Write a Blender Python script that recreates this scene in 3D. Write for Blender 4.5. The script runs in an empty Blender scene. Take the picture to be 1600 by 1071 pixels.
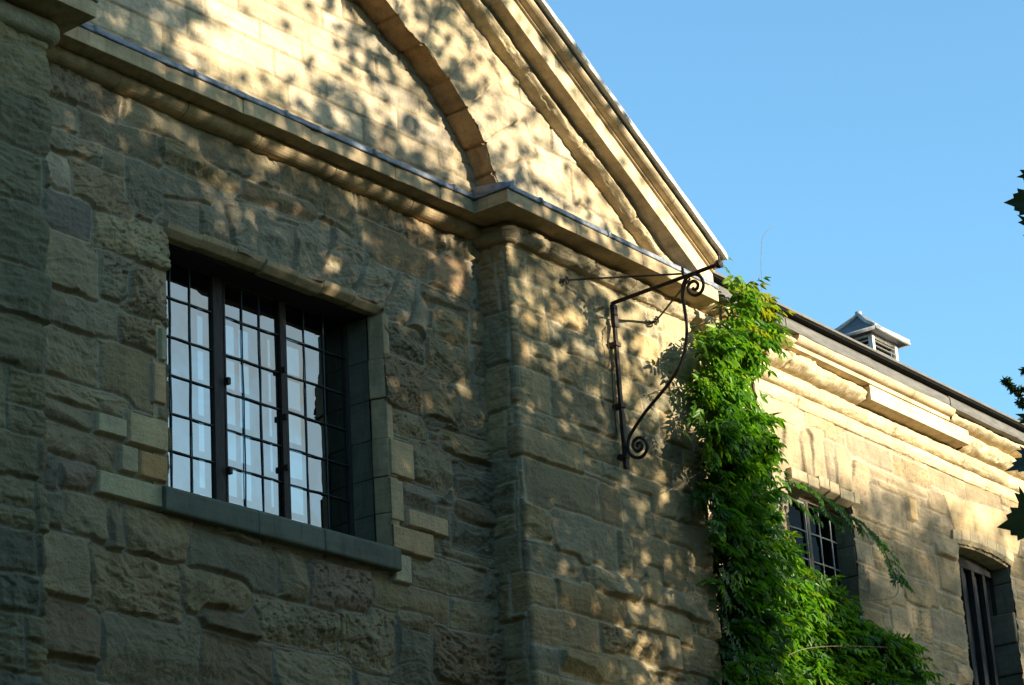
import bpy, bmesh, math, random
import numpy as np
from mathutils import Vector, Matrix

R_ = math.radians
scene = bpy.context.scene
col = scene.collection
random.seed(7); rng = np.random.default_rng(7)

# ------------------------------------------------------------------ camera
PC = np.array([800, 535.5])
_h = np.array([4114 - 800, 1797 - 535.5, 0.0]); _v = np.array([140 - 800, -9900 - 535.5, 0.0])
F = math.sqrt(-(_h[:2] @ _v[:2])); _h[2] = _v[2] = F
_X = _h / np.linalg.norm(_h); _Z = _v / np.linalg.norm(_v); _Y = np.cross(_Z, _X)
RW = np.array([_X, _Y, _Z]); CAM = np.array([0, -13.2, 1.6])
cd = bpy.data.cameras.new('camera'); cam = bpy.data.objects.new('camera', cd); col.objects.link(cam)
cd.sensor_width = 36; cd.lens = F / 1600 * 36; cd.clip_end = 5000; cd.clip_start = .1
M = Matrix.Identity(4)
for i in range(3):
    M[i][0] = RW[i, 0]; M[i][1] = -RW[i, 1]; M[i][2] = -RW[i, 2]; M[i][3] = CAM[i]
cam.matrix_world = M; scene.camera = cam

# ------------------------------------------------------------------ light
SUN_AZ, SUN_EL = 18.0, 11.0            # azimuth off the wall normal towards the right, elevation
SD = np.array([math.sin(R_(SUN_AZ)) * math.cos(R_(SUN_EL)), -math.cos(R_(SUN_AZ)) * math.cos(R_(SUN_EL)), math.sin(R_(SUN_EL))])
world = bpy.data.worlds.new('World'); scene.world = world; world.use_nodes = True
wn = world.node_tree.nodes; wl = world.node_tree.links; wn.clear()
sky = wn.new('ShaderNodeTexSky'); sky.sky_type = 'NISHITA'; sky.sun_disc = False
sky.sun_elevation = R_(SUN_EL); sky.sun_rotation = math.atan2(SD[0], SD[1])
sky.air_density = 1.0; sky.dust_density = .6; sky.ozone_density = 4.0
bg = wn.new('ShaderNodeBackground'); bg.inputs[1].default_value = .134
wo = wn.new('ShaderNodeOutputWorld')
# a bank of thin cloud low in the sky on the sunny side (seen only mirrored in the window)
tc = wn.new('ShaderNodeTexCoord')
dt = wn.new('ShaderNodeVectorMath'); dt.operation = 'DOT_PRODUCT'; dt.inputs[1].default_value = (.66, -.66, .36)
wl.new(tc.outputs['Generated'], dt.inputs[0])
mr = wn.new('ShaderNodeMapRange'); mr.inputs[1].default_value = .80; mr.inputs[2].default_value = .97
wl.new(dt.outputs['Value'], mr.inputs[0])
nz = wn.new('ShaderNodeTexNoise'); nz.inputs['Scale'].default_value = 9; nz.inputs['Detail'].default_value = 6
wl.new(tc.outputs['Generated'], nz.inputs['Vector'])
nr = wn.new('ShaderNodeMapRange'); nr.inputs[1].default_value = .40; nr.inputs[2].default_value = .60
wl.new(nz.outputs[0], nr.inputs[0])
mu = wn.new('ShaderNodeMath'); mu.operation = 'MULTIPLY'; wl.new(mr.outputs[0], mu.inputs[0]); wl.new(nr.outputs[0], mu.inputs[1])
mx = wn.new('ShaderNodeMix'); mx.data_type = 'RGBA'; wl.new(mu.outputs[0], mx.inputs[0]); wb = wn.new('ShaderNodeMix'); wb.data_type = 'RGBA'; wb.blend_type = 'MULTIPLY'; wb.inputs[0].default_value = 1; wb.inputs[7].default_value = (1.04, 1.12, .95, 1)
wl.new(sky.outputs[0], wb.inputs[6]); wl.new(wb.outputs[2], mx.inputs[6])
mx.inputs[7].default_value = (1.75, 1.95, 1.98, 1)
wl.new(mx.outputs[2], bg.inputs[0]); wl.new(bg.outputs[0], wo.inputs[0])
sd = bpy.data.lights.new('sun', 'SUN'); sd.energy = 5.0; sd.angle = R_(.53); sd.color = (1, .89, .71)
sun = bpy.data.objects.new('sun', sd); col.objects.link(sun)
sun.rotation_euler = Vector(SD).to_track_quat('Z', 'Y').to_euler()
scene.view_settings.view_transform = 'Standard'; scene.view_settings.look = 'None'
scene.view_settings.exposure = 1.72; scene.view_settings.gamma = 1
scene.cycles.max_bounces = 6; scene.cycles.transparent_max_bounces = 12

# ------------------------------------------------------------------ frames and tracing
DE = R_(1.6)
class Fr:
    def __init__(s, o, u, n): s.o = np.array(o, float); s.u = np.array(u, float); s.n = np.array(n, float)
    def P(s, a, d, z): return s.o + a * s.u + d * s.n + np.array([0, 0, z])
FA = Fr((0, 0, 0), (1, 0, 0), (0, 1, 0))
FB = Fr((16.3, -.36, 0), (math.cos(DE), math.sin(DE), 0), (-math.sin(DE), math.cos(DE), 0))
def ray(x, y): return RW @ np.array([x - PC[0], y - PC[1], F])
def hit(x, y, o, n):
    r = ray(x, y); return CAM + r * (((o - CAM) @ n) / (r @ n))
def at(x, y, d=0., fr=FA):
    p = hit(x, y, fr.o + d * fr.n, fr.n); return np.array([(p - fr.o) @ fr.u, p[2]])
def atS(x, y, s, fr=FB):                 # on the plane square to the wall at s: (d, z)
    p = hit(x, y, fr.o + s * fr.u, fr.u); return np.array([(p - fr.o) @ fr.n, p[2]])
def proj(p):
    c = (np.atleast_2d(p) - CAM) @ RW
    return PC + F * c[:, :2] / c[:, 2:3], c[:, 2]
CROPS = {'A': (0, 0, 2.963), 'C': (0, 330, 2.895), 'D': (220, 340, 2.976), 'E': (0, 640, 2.485), 'F': (220, 600, 2.273),
         'G': (720, 600, 2.274), 'P': (700, 280, 3.15), 'W': (1200, 660, 2.605), 'I': (0, 0, 1)}
def cp(c, x, y): o = CROPS[c]; return o[0] + x / o[2], o[1] + y / o[2]

# ------------------------------------------------------------------ noise
def vnoise(x, y, seed):
    r = np.random.default_rng(seed); T = r.random((64, 64)).astype(np.float32)
    xi = np.floor(x).astype(int); yi = np.floor(y).astype(int); fx = x - xi; fy = y - yi
    fx = fx * fx * (3 - 2 * fx); fy = fy * fy * (3 - 2 * fy)
    a = T[xi % 64, yi % 64]; b = T[(xi + 1) % 64, yi % 64]; c = T[xi % 64, (yi + 1) % 64]; d = T[(xi + 1) % 64, (yi + 1) % 64]
    return (a * (1 - fx) + b * fx) * (1 - fy) + (c * (1 - fx) + d * fx) * fy - .5
def fbm(x, y, seed, o=4):
    t = 0; a = 1
    for k in range(o):
        t = t + a * vnoise(x * 2.03 ** k + k * 7.3, y * 2.03 ** k + k * 3.1, seed + k); a *= .5
    return t

# ------------------------------------------------------------------ objects
def thing(name, label, cat, loc=(0, 0, 0), group=None):
    o = bpy.data.objects.new(name, None); col.objects.link(o); o.location = loc
    o['label'] = label; o['category'] = cat
    if group: o['group'] = group
    return o
def mesh_np(name, V, faces4=None, tris=None, mat=None, parent=None, smooth=False, colr=None, uv=None):
    me = bpy.data.meshes.new(name); V = np.asarray(V, np.float32)
    n4 = 0 if faces4 is None else len(faces4); n3 = 0 if tris is None else len(tris)
    me.vertices.add(len(V)); me.vertices.foreach_set('co', V.ravel())
    idx = np.concatenate([np.asarray(f, np.int32).ravel() for f in (faces4, tris) if f is not None and len(f)])
    me.loops.add(len(idx)); me.loops.foreach_set('vertex_index', idx)
    me.polygons.add(n4 + n3)
    st = np.concatenate([np.arange(n4) * 4, n4 * 4 + np.arange(n3) * 3]).astype(np.int32)
    me.polygons.foreach_set('loop_start', st)
    if smooth: me.polygons.foreach_set('use_smooth', np.ones(n4 + n3, bool))
    if colr is not None:
        a = me.color_attributes.new('tint', 'FLOAT_COLOR', 'POINT')
        a.data.foreach_set('color', np.concatenate([colr, np.ones((len(V), 1))], 1).astype(np.float32).ravel())
    me.update(calc_edges=True); me.validate()
    o = bpy.data.objects.new(name, me); col.objects.link(o)
    if mat: me.materials.append(mat)
    if parent: o.parent = parent; o.matrix_parent_inverse = Matrix.Translation(-parent.location)
    return o
class MB:                                  # collects shapes into one mesh
    def __init__(s): s.v = []; s.f = []
    def add(s, vs, fs):
        b = len(s.v); s.v += [tuple(map(float, p)) for p in vs]; s.f += [tuple(i + b for i in f) for f in fs]
    def box(s, fr, s0, s1, d0, d1, z0, z1, bev=0):
        vs = [fr.P(a, d, z) for z in (z0, z1) for d in (d0, d1) for a in (s0, s1)]
        s.add(vs, [(0, 1, 3, 2), (4, 6, 7, 5), (0, 4, 5, 1), (2, 3, 7, 6), (0, 2, 6, 4), (1, 5, 7, 3)])
    def sweep(s, rows, close=False, caps=True):   # rows: list of equal length point rings (open profile)
        n = len(rows[0]); b = []
        vs = [p for r in rows for p in r]; fs = []
        m = n if close else n - 1
        for i in range(len(rows) - 1):
            for j in range(m):
                k = (j + 1) % n; fs.append((i * n + j, i * n + k, (i + 1) * n + k, (i + 1) * n + j))
        if caps: fs += [tuple(range(n)), tuple(range((len(rows) - 1) * n, len(rows) * n))]
        s.add(vs, fs)
    def tube(s, pts, r, n=6, r2=None):
        pts = [np.array(p, float) for p in pts]; rows = []
        up = np.array([.13, .21, .97]); L = len(pts)
        for i, p in enumerate(pts):
            t = pts[min(i + 1, L - 1)] - pts[max(i - 1, 0)]; t = t / (np.linalg.norm(t) + 1e-9)
            a = np.cross(t, up); a /= np.linalg.norm(a) + 1e-9; b = np.cross(a, t)
            rr = r[i] if hasattr(r, '__len__') else (r if r2 is None else r + (r2 - r) * i / (L - 1))
            rows.append([p + rr * (math.cos(q) * a + math.sin(q) * b) for q in np.arange(n) * 2 * math.pi / n])
        s.sweep(rows, close=True)
    def build(s, name, mat, parent=None, smooth=False, bevel=0, subdiv=0):
        me = bpy.data.meshes.new(name); me.from_pydata(s.v, [], s.f); me.update()
        bm = bmesh.new(); bm.from_mesh(me); bmesh.ops.recalc_face_normals(bm, faces=bm.faces); bm.to_mesh(me); bm.free()
        o = bpy.data.objects.new(name, me); col.objects.link(o); me.materials.append(mat)
        if smooth: me.polygons.foreach_set('use_smooth', [True] * len(me.polygons))
        if bevel:
            m = o.modifiers.new('b', 'BEVEL'); m.width = bevel; m.segments = 2; m.limit_method = 'ANGLE'; m.harden_normals = False
        if parent: o.parent = parent; o.matrix_parent_inverse = Matrix.Translation(-parent.location)
        return o

# ------------------------------------------------------------------ materials
def newmat(name):
    m = bpy.data.materials.new(name); m.use_nodes = True; n = m.node_tree.nodes; n.clear()
    o = n.new('ShaderNodeOutputMaterial'); b = n.new('ShaderNodeBsdfPrincipled'); m.node_tree.links.new(b.outputs[0], o.inputs[0])
    return m, n, m.node_tree.links, b, o
def ramp(n, stops):
    r = n.new('ShaderNodeValToRGB'); e = r.color_ramp.elements
    while len(e) < len(stops): e.new(.5)
    for x, (p, c) in zip(e, stops): x.position = p; x.color = c if len(c) == 4 else (*c, 1)
    return r
def noise(n, l, scale, detail=5, rough=.6, vec=None, stretch=None):
    t = n.new('ShaderNodeTexNoise'); t.inputs['Scale'].default_value = scale; t.inputs['Detail'].default_value = detail; t.inputs['Roughness'].default_value = rough
    g = n.new('ShaderNodeNewGeometry')
    if stretch:
        mp = n.new('ShaderNodeMapping'); mp.inputs['Scale'].default_value = stretch; l.new(g.outputs['Position'], mp.inputs[0]); l.new(mp.outputs[0], t.inputs['Vector'])
    else: l.new(g.outputs['Position'], t.inputs['Vector'])
    return t
def mixc(n, l, a, b, fac, mode='MIX'):
    m = n.new('ShaderNodeMix'); m.data_type = 'RGBA'; m.blend_type = mode
    for i, x in ((0, fac), (6, a), (7, b)):
        if hasattr(x, 'links') or hasattr(x, 'is_linked'): l.new(x, m.inputs[i])
        else: m.inputs[i].default_value = x if i == 0 else (*x, 1)
    return m.outputs[2]
def bump(n, l, b, h, dist, strength=1, prev=None):
    u = n.new('ShaderNodeBump'); u.inputs['Distance'].default_value = dist; u.inputs['Strength'].default_value = strength
    l.new(h, u.inputs['Height'])
    if prev is not None: l.new(prev, u.inputs['Normal'])
    l.new(u.outputs[0], b.inputs['Normal']); return u.outputs[0]
def stone_mat(name, base=None, fine=.006, algae=.0):
    m, n, l, b, o = newmat(name)
    if base is None:
        a = n.new('ShaderNodeAttribute'); a.attribute_name = 'tint'; c = a.outputs['Color']
    else:
        t = noise(n, l, 1.3, 3); c = ramp(n, [(.35, [x * .85 for x in base]), (.65, [min(1, x * 1.12) for x in base])]); l.new(t.outputs[0], c.inputs[0]); c = c.outputs[0]
    t1 = noise(n, l, 5, 8, .7); r1 = ramp(n, [(.3, (.72, .72, .74)), (.5, (1, 1, 1)), (.72, (1.12, 1.08, 1.02))]); l.new(t1.outputs[0], r1.inputs[0])
    c = mixc(n, l, c, r1.outputs[0], 1., 'MULTIPLY')
    t2 = noise(n, l, 6, 5, .6, stretch=(.35, .35, 4)); r2 = ramp(n, [(.36, (.84, .82, .78)), (.56, (1.04, 1.02, 1))]); l.new(t2.outputs[0], r2.inputs[0])
    c = mixc(n, l, c, r2.outputs[0], .7, 'MULTIPLY')
    t3 = noise(n, l, 60, 4, .7); r3 = ramp(n, [(.3, (.78, .77, .75)), (.5, (1, 1, 1)), (.75, (1.1, 1.1, 1.08))]); l.new(t3.outputs[0], r3.inputs[0])
    c = mixc(n, l, c, r3.outputs[0], .8, 'MULTIPLY')
    # iron staining in patches
    t5 = noise(n, l, 1.7, 4, .6); r5 = ramp(n, [(.58, (0, 0, 0)), (.72, (1, 1, 1))]); l.new(t5.outputs[0], r5.inputs[0])
    mm = n.new('ShaderNodeMath'); mm.operation = 'MULTIPLY'; mm.inputs[1].default_value = .3; l.new(r5.outputs[0], mm.inputs[0])
    c = mixc(n, l, c, mixc(n, l, c, (1.0, .74, .5), 1., 'MULTIPLY'), mm.outputs[0])
    if algae:
        t4 = noise(n, l, 1.1, 5, .65); r4 = ramp(n, [(.38, (0, 0, 0)), (.62, (1, 1, 1))]); l.new(t4.outputs[0], r4.inputs[0])
        m4 = n.new('ShaderNodeMath'); m4.operation = 'MULTIPLY'; m4.inputs[1].default_value = algae; l.new(r4.outputs[0], m4.inputs[0])
        c = mixc(n, l, c, (.15, .17, .12), m4.outputs[0])
    t6 = noise(n, l, 3.2, 6, .7, stretch=(3.2, 3.2, .45)); r6 = ramp(n, [(.36, (.62, .61, .60)), (.52, (1, 1, 1))]); l.new(t6.outputs[0], r6.inputs[0])
    c = mixc(n, l, c, r6.outputs[0], .65 if base is not None else .4, 'MULTIPLY')
    l.new(c, b.inputs['Base Color']); b.inputs['Roughness'].default_value = .92; b.inputs['Specular IOR Level'].default_value = .2
    p = bump(n, l, b, t3.outputs[0], fine); bump(n, l, b, t1.outputs[0], fine * 2.2, 1, p)
    return m
MS = stone_mat('rough_sandstone', fine=.010, algae=.14)
MSL = stone_mat('pale_sandstone', fine=.006, algae=0.0)
MC = stone_mat('dressed_sandstone', (.455, .345, .20), fine=.003)
MCN = stone_mat('new_dressed_sandstone', (.50, .40, .25), fine=.0015)
MSILL = stone_mat('mossy_sill_stone', (.165, .17, .125), fine=.004, algae=.4)
MARCH = stone_mat('bounce_orange_arch_stone', (.40, .26, .13), fine=.009)  # dark orange bounce light on the arch soffit put into its colour
def simple(name, c1, c2, scale=8, rough=.6, metal=0, bmp=.002, stretch=None, spec=.5):
    m, n, l, b, o = newmat(name); t = noise(n, l, scale, 6, .65, stretch=stretch)
    r = ramp(n, [(.32, c1), (.68, c2)]); l.new(t.outputs[0], r.inputs[0]); l.new(r.outputs[0], b.inputs['Base Color'])
    b.inputs['Roughness'].default_value = rough; b.inputs['Metallic'].default_value = metal; b.inputs['Specular IOR Level'].default_value = spec
    if bmp: bump(n, l, b, t.outputs[0], bmp)
    return m
MLEAD = simple('weathered_lead', (.07, .085, .115), (.24, .265, .30), 14, .5, 0, .003)
MLEADB = simple('brown_stained_lead', (.038, .036, .031), (.095, .088, .072), 7, .6, 0, .003, stretch=(.6, .6, 3))
MLEADP = simple('pale_lead', (.30, .295, .28), (.52, .50, .46), 10, .6, 0, .003)
MSHADE = simple('shade_black', (.008, .0075, .007), (.022, .020, .018), 6, .95, 0, .004)  # near-black colour that puts shade into soffits and gaps
MHIP = simple('grey_hip_lead', (.16, .16, .155), (.32, .315, .30), 10, .6, 0, .003)
MVENT = simple('dark_vent_lead', (.028, .03, .035), (.075, .08, .088), 14, .5, 0, .003)
MREV = stone_mat('dark_reveal_stone', (.155, .14, .105), fine=.004, algae=.3)  # darker tone than the outer reveal blocks
MIRON = simple('rusty_iron', (.018, .014, .012), (.07, .045, .032), 30, .6, .5, .002)
MWOOD = simple('dark_oak', (.012, .010, .009), (.05, .036, .026), 12, .7, 0, .003, stretch=(6, 6, .6))
MWOODP = simple('weathered_oak', (.10, .075, .05), (.24, .18, .12), 12, .75, 0, .003, stretch=(6, 6, .6))
MCAME = simple('lead_came', (.03, .04, .045), (.07, .085, .09), 30, .5, .3, 0)
MCAMEP = simple('pale_lead_came', (.3, .3, .28), (.42, .42, .4), 30, .6, 0, 0)
MPLAST = simple('grey_plaster', (.07, .07, .07), (.12, .12, .115), 3, .9, 0, 0)
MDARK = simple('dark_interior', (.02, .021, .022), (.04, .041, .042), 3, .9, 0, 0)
MSLATE = simple('roof_slate', (.05, .055, .065), (.12, .125, .14), 5, .6, 0, .004)
MBARK = simple('vine_bark', (.06, .045, .03), (.17, .13, .09), 20, .9, 0, .006, stretch=(4, 4, .7))
MTRUNK = simple('tree_bark', (.05, .04, .03), (.14, .11, .085), 8, .95, 0, .02, stretch=(4, 4, .6))
MGRASS = simple('mown_grass', (.03, .05, .015), (.07, .09, .03), 2, .95, 0, .03)
def glass_mat(name, refl, tr):
    m, n, l, b, o = newmat(name); n.remove(b)
    g = n.new('ShaderNodeBsdfGlossy'); g.inputs['Roughness'].default_value = .004; g.inputs['Color'].default_value = (.90, .95, .93, 1)
    t = n.new('ShaderNodeBsdfTransparent'); t.inputs['Color'].default_value = (*tr, 1)
    x = n.new('ShaderNodeMixShader'); x.inputs[0].default_value = refl
    nz_ = noise(n, l, 3.0, 2, .5); u = n.new('ShaderNodeBump'); u.inputs['Distance'].default_value = .0012; l.new(nz_.outputs[0], u.inputs['Height']); l.new(u.outputs[0], g.inputs['Normal'])
    l.new(t.outputs[0], x.inputs[1]); l.new(g.outputs[0], x.inputs[2]); l.new(x.outputs[0], o.inputs[0]); return m
MGLASS = glass_mat('old_window_glass', .31, (.27, .275, .25))
MGLASSD = glass_mat('dark_window_glass', .02, (.3, .3, .3))
def leaf_mat(name, transl=.42, hue=(1, 1, 1), gloss=.42):
    m, n, l, b, o = newmat(name); a = n.new('ShaderNodeAttribute'); a.attribute_name = 'tint'
    t = noise(n, l, 40, 2); r = ramp(n, [(.3, (.8, .8, .8)), (.7, (1.15, 1.15, 1.15))]); l.new(t.outputs[0], r.inputs[0])
    c = mixc(n, l, a.outputs['Color'], r.outputs[0], 1., 'MULTIPLY'); l.new(c, b.inputs['Base Color']); b.inputs['Roughness'].default_value = gloss; b.inputs['Specular IOR Level'].default_value = .35
    tr = n.new('ShaderNodeBsdfTranslucent'); c2 = mixc(n, l, c, (1.35, 1.5, .55), 1., 'MULTIPLY'); l.new(c2, tr.inputs[0])
    x = n.new('ShaderNodeMixShader'); x.inputs[0].default_value = transl
    l.new(b.outputs[0], x.inputs[1]); l.new(tr.outputs[0], x.inputs[2]); l.new(x.outputs[0], o.inputs[0]); return m
MLEAF = leaf_mat('wisteria_leaf'); MMAPLE = leaf_mat('maple_leaf', .3)

# ------------------------------------------------------------------ masonry as a relief
PAL = np.array([(.30, .25, .165), (.34, .275, .175), (.27, .235, .165), (.33, .255, .15), (.25, .23, .175), (.37, .30, .19), (.29, .22, .14)]) * np.array((.88, .84, .73))
PALW = np.array([(.45, .36, .215), (.48, .395, .26), (.42, .345, .225), (.50, .41, .275), (.45, .355, .22), (.41, .35, .25)])
def fill_courses(s0, s1, z0, z1, hr, wr, seed):
    r = random.Random(seed); out = []; z = z0
    while z < z1:
        h = r.uniform(*hr); s = s0 - r.uniform(0, wr[1])
        while s < s1:
            w = r.uniform(*wr)
            if r.random() < .22 and h > hr[0] * 1.25:
                k = r.uniform(.4, .6) * h; out.append(('q', (s, z, s + w, z + k))); out.append(('q', (s, z + k, s + w, z + h)))
            else: out.append(('q', (s, z, s + w, z + h)))
            s += w
        z += h
    return out
def conv_inside(S, Z, poly):
    p = np.array(poly); A = 0
    for i in range(len(p)): a, b = p[i], p[(i + 1) % len(p)]; A += a[0] * b[1] - a[1] * b[0]
    if A < 0: p = p[::-1]
    m = np.ones(S.shape, bool)
    for i in range(len(p)):
        a, b = p[i], p[(i + 1) % len(p)]
        m &= (b[0] - a[0]) * (Z - a[1]) - (b[1] - a[1]) * (S - a[0]) >= 0
    return m
def relief(sv, zv, stones, seed, H=(.015, .05), warp=.022, pal=PAL, rough=1., jw=.007, mortar=(.36, .31, .22), bulge=1., rec=0., grow=0, grow_n=11):
    """stones: list (style, rect|poly, opts). returns height and tint over the grid sv x zv."""
    r = np.random.default_rng(seed)
    S, Z = np.meshgrid(sv, zv); st = (sv[-1] - sv[0]) / (len(sv) - 1); stz = (zv[-1] - zv[0]) / (len(zv) - 1)
    Sw = S + warp * (1.3 * fbm(S * 2.6, Z * 3.2, seed, 2) + .55 * fbm(S * 13, Z * 13, seed + 5, 2))
    Zw = Z + warp * (1.2 * fbm(S * 2.2, Z * 2.6, seed + 9, 2) + .55 * fbm(S * 13, Z * 13, seed + 15, 2))
    L = np.zeros(S.shape, np.int32); info = [None]
    for k, e in enumerate(stones):
        sty, g = e[0], e[1]
        WS, WZ = (S, Z) if sty == 's' else (Sw, Zw)
        if len(g) == 4 and not hasattr(g[0], '__len__'):
            s0, s1 = sorted((g[0], g[2])); z0, z1 = sorted((g[1], g[3])); rad = 0 if sty == 's' else .03
            m = (WS > s0) & (WS < s1) & (WZ > z0) & (WZ < z1)
            c = ((s0 + s1) / 2, (z0 + z1) / 2, s1 - s0, z1 - z0)
        else:
            gp = np.array(g); m = conv_inside(WS, WZ, gp)
            c = (gp[:, 0].mean(), gp[:, 1].mean(), np.ptp(gp[:, 0]), np.ptp(gp[:, 1]))
        info.append((sty, c, e[2] if len(e) > 2 else {})); L[m] = k + 1
    if grow:
        nf = grow; TR = np.where(L > nf, L, 0); hard = np.array([True] + [e[0] == 's' for e in stones])
        for i in range(grow_n):
            for ax, sh in ((0, 1), (1, 1), (0, -1), (1, -1)):
                T = np.roll(TR, sh, ax); T = np.where(hard[T], 0, T)
                if ax == 0: T[0 if sh == 1 else -1] = 0
                else: T[:, 0 if sh == 1 else -1] = 0
                TR = np.where(TR == 0, T, TR)
        L = np.where(TR > 0, TR, L)
    B = np.zeros(L.shape, bool)
    dx = L[:, 1:] != L[:, :-1]; dy = L[1:] != L[:-1]
    B[:, 1:] |= dx; B[:, :-1] |= dx; B[1:] |= dy; B[:-1] |= dy
    B |= L == 0
    D = np.where(B, 0, 1.).astype(np.float32)
    dg = math.hypot(st, stz)
    for i in range(16):
        for (ax, sh, w) in ((0, 1, stz), (0, -1, stz), (1, 1, st), (1, -1, st)):
            T = np.roll(D, sh, ax)
            if ax == 0: T[0 if sh == 1 else -1] = 1
            else: T[:, 0 if sh == 1 else -1] = 1
            np.minimum(D, T + w, out=D)
        T = np.roll(D, (1, 1), (0, 1)); np.minimum(D, T + dg, out=D); T = np.roll(D, (-1, -1), (0, 1)); np.minimum(D, T + dg, out=D)
        T = np.roll(D, (1, -1), (0, 1)); np.minimum(D, T + dg, out=D); T = np.roll(D, (-1, 1), (0, 1)); np.minimum(D, T + dg, out=D)
    n = len(info)
    a_H = np.zeros(n); a_w = np.ones(n) * .03; a_cs = np.zeros(n); a_cz = np.zeros(n); a_ls = np.ones(n); a_lz = np.ones(n)
    a_ramp = np.ones(n); a_rg = np.zeros(n); a_pit = np.zeros(n); a_sm = np.zeros(n, bool); tint = np.zeros((n, 3)); tint[0] = mortar
    pl = np.zeros((n, 3, 3))
    for k in range(1, n):
        sty, c, op = info[k]
        a_H[k] = op.get('H', r.uniform(*H)); a_cs[k], a_cz[k], a_ls[k], a_lz[k] = c
        a_w[k] = r.uniform(.009, .032) * bulge; a_ramp[k] = r.uniform(.1, 1.05); a_rg[k] = r.uniform(.6, 1.5) * rough
        tint[k] = pal[r.integers(len(pal))] * r.uniform(.82, 1.14)
        for q in range(3):
            th = r.uniform(0, 6.28); pl[k, q] = (math.cos(th), math.sin(th), r.uniform(.75, 1.5))
        if sty == 'p': a_pit[k] = 1
        if sty == 's': a_sm[k] = True; a_rg[k] = .06; a_w[k] = .006; a_ramp[k] = 1; tint[k] = np.array((.40, .32, .20)) * r.uniform(.92, 1.08)
        if sty == 'f': a_rg[k] *= .45; a_ramp[k] = .8
        if 'c' in op: tint[k] = np.array(op['c']) * ((1.10, 1.0, .86) if sty == 's' else (1, 1, 1))
        if 'ramp' in op: a_ramp[k] = op['ramp']
    hh = a_H[L]; us = (S - a_cs[L]) / (a_ls[L] * .5); uz = (Z - a_cz[L]) / (a_lz[L] * .5)
    body = hh * (a_ramp[L] + (1 - a_ramp[L]) * (.5 - .5 * uz))
    for q in range(3):
        f = (pl[L, q, 2] - (us * pl[L, q, 0] + uz * pl[L, q, 1])) * .75
        body = np.where(a_sm[L], body, np.minimum(body, hh * (f + .25)))
    p = np.clip((D - jw) / a_w[L], 0, 1); prof = 1 - (1 - p) ** 2.2
    rgh = a_rg[L]
    tilt = .35 * fbm(S * 1.1, Z * 1.1, seed + 77, 2)
    strata = fbm(S * 3.5 + Z * 3.5 * tilt, Z * 26 + S * 5 * tilt, seed + 21, 4) * .013
    mid = fbm(S * 9, Z * 11, seed + 31, 3) * .022
    chip = np.abs(fbm(S * 6, Z * 9, seed + 61, 3)); chip = -np.clip(.10 - chip, 0, 1) * .10
    fine = fbm(S * 38, Z * 48, seed + 41, 3) * .0055
    h = body * prof + rgh * (strata + mid + chip * (vnoise(S * 2.1, Z * 2.1, seed + 62) > 0.02)) * np.clip(prof * 1.1, .1, 1) + fine * np.where(a_sm[L], .12, 1.1)
    pit = np.clip(vnoise(S * 26, Z * 36, seed + 51) + .5 * vnoise(S * 60, Z * 70, seed + 52) - .16, 0, .3) * .07
    h -= pit * a_pit[L] * prof
    mort = -.006 - rec + .010 * fbm(S * 2.3, Z * 2.3, seed + 71, 3) + .004 * fbm(S * 20, Z * 20, seed + 72, 2)
    h = np.where(D <= jw, np.minimum(mort, h + .002), np.maximum(h, mort - .006))
    cm = np.clip((D - jw * .6) / .014, 0, 1)[..., None]
    big = fbm(S * .7, Z * .7, seed + 81, 3)[..., None]
    C = tint[L] * cm + np.array(mortar) * (1 - cm) * .95
    C = C * (1 + .22 * big)
    return h, np.clip(C, 0.01, 1)
def wall_sheet(name, posf, sv, zv, h, C, hole, mat, parent, foot=None):
    """posf(s, z, h) -> (N,3). hole(S,Z) mask of cells left out."""
    S, Z = np.meshgrid(sv, zv); V = posf(S.ravel(), Z.ravel(), h.ravel()); ns, nzv = len(sv), len(zv)
    I = np.arange(ns * nzv).reshape(nzv, ns)
    q = np.stack([I[:-1, :-1], I[:-1, 1:], I[1:, 1:], I[1:, :-1]], -1)
    cs = (S[:-1, :-1] + S[1:, 1:]) / 2; cz = (Z[:-1, :-1] + Z[1:, 1:]) / 2
    keep = np.ones(cs.shape, bool) if hole is None else ~hole(cs, cz)
    return mesh_np(name, V, q[keep], None, mat, parent, True, C.reshape(-1, 3))
def flatpos(fr, d=0.):
    def f(s, z, h): return fr.o[None] + s[:, None] * fr.u[None] + (d - h)[:, None] * fr.n[None] + z[:, None] * np.array([[0, 0, 1.]])
    return f
def lin(a, b, st, extra=()):
    v = np.linspace(a, b, int(round((b - a) / st)) + 1)
    for e in extra: v[np.argmin(abs(v - e))] = e
    return v
def tr(cr0, rects, fr=FA, d=0., sty='r', **op):
    out = []
    for t in rects:
        if len(t) > 4 and isinstance(t[4], str): s_ = t[4]
        else: s_ = sty
        o_ = dict(op)
        if len(t) > 5: o_.update(t[5])
        a = at(*cp(cr0, t[0], t[1]), d, fr); b = at(*cp(cr0, t[2], t[3]), d, fr); out.append((s_, (a[0], a[1], b[0], b[1]), o_))
    return out
def trp(cr0, polys, fr=FA, d=0., sty='r', **op):
    return [(sty, [tuple(at(*cp(cr0, x, y), d, fr)) for x, y in p], dict(op)) for p in polys]

# ================================================================== GROUND
g = MB(); g.add([(-300, -300, 0), (400, -300, 0), (400, 400, 0), (-300, 400, 0)], [(0, 1, 2, 3)])
go = g.build('lawn', MGRASS); go['kind'] = 'structure'

# ================================================================== THE GABLED HALL
hall = thing('gabled_hall', 'gabled sandstone hall with heavy cornice, relieving arch and tall leaded window', 'building', (14, 0, 0))
WX0, WX1, WZ0, WZ1 = 12.735, 15.265, 7.40, 9.55
ST = .0085
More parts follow.
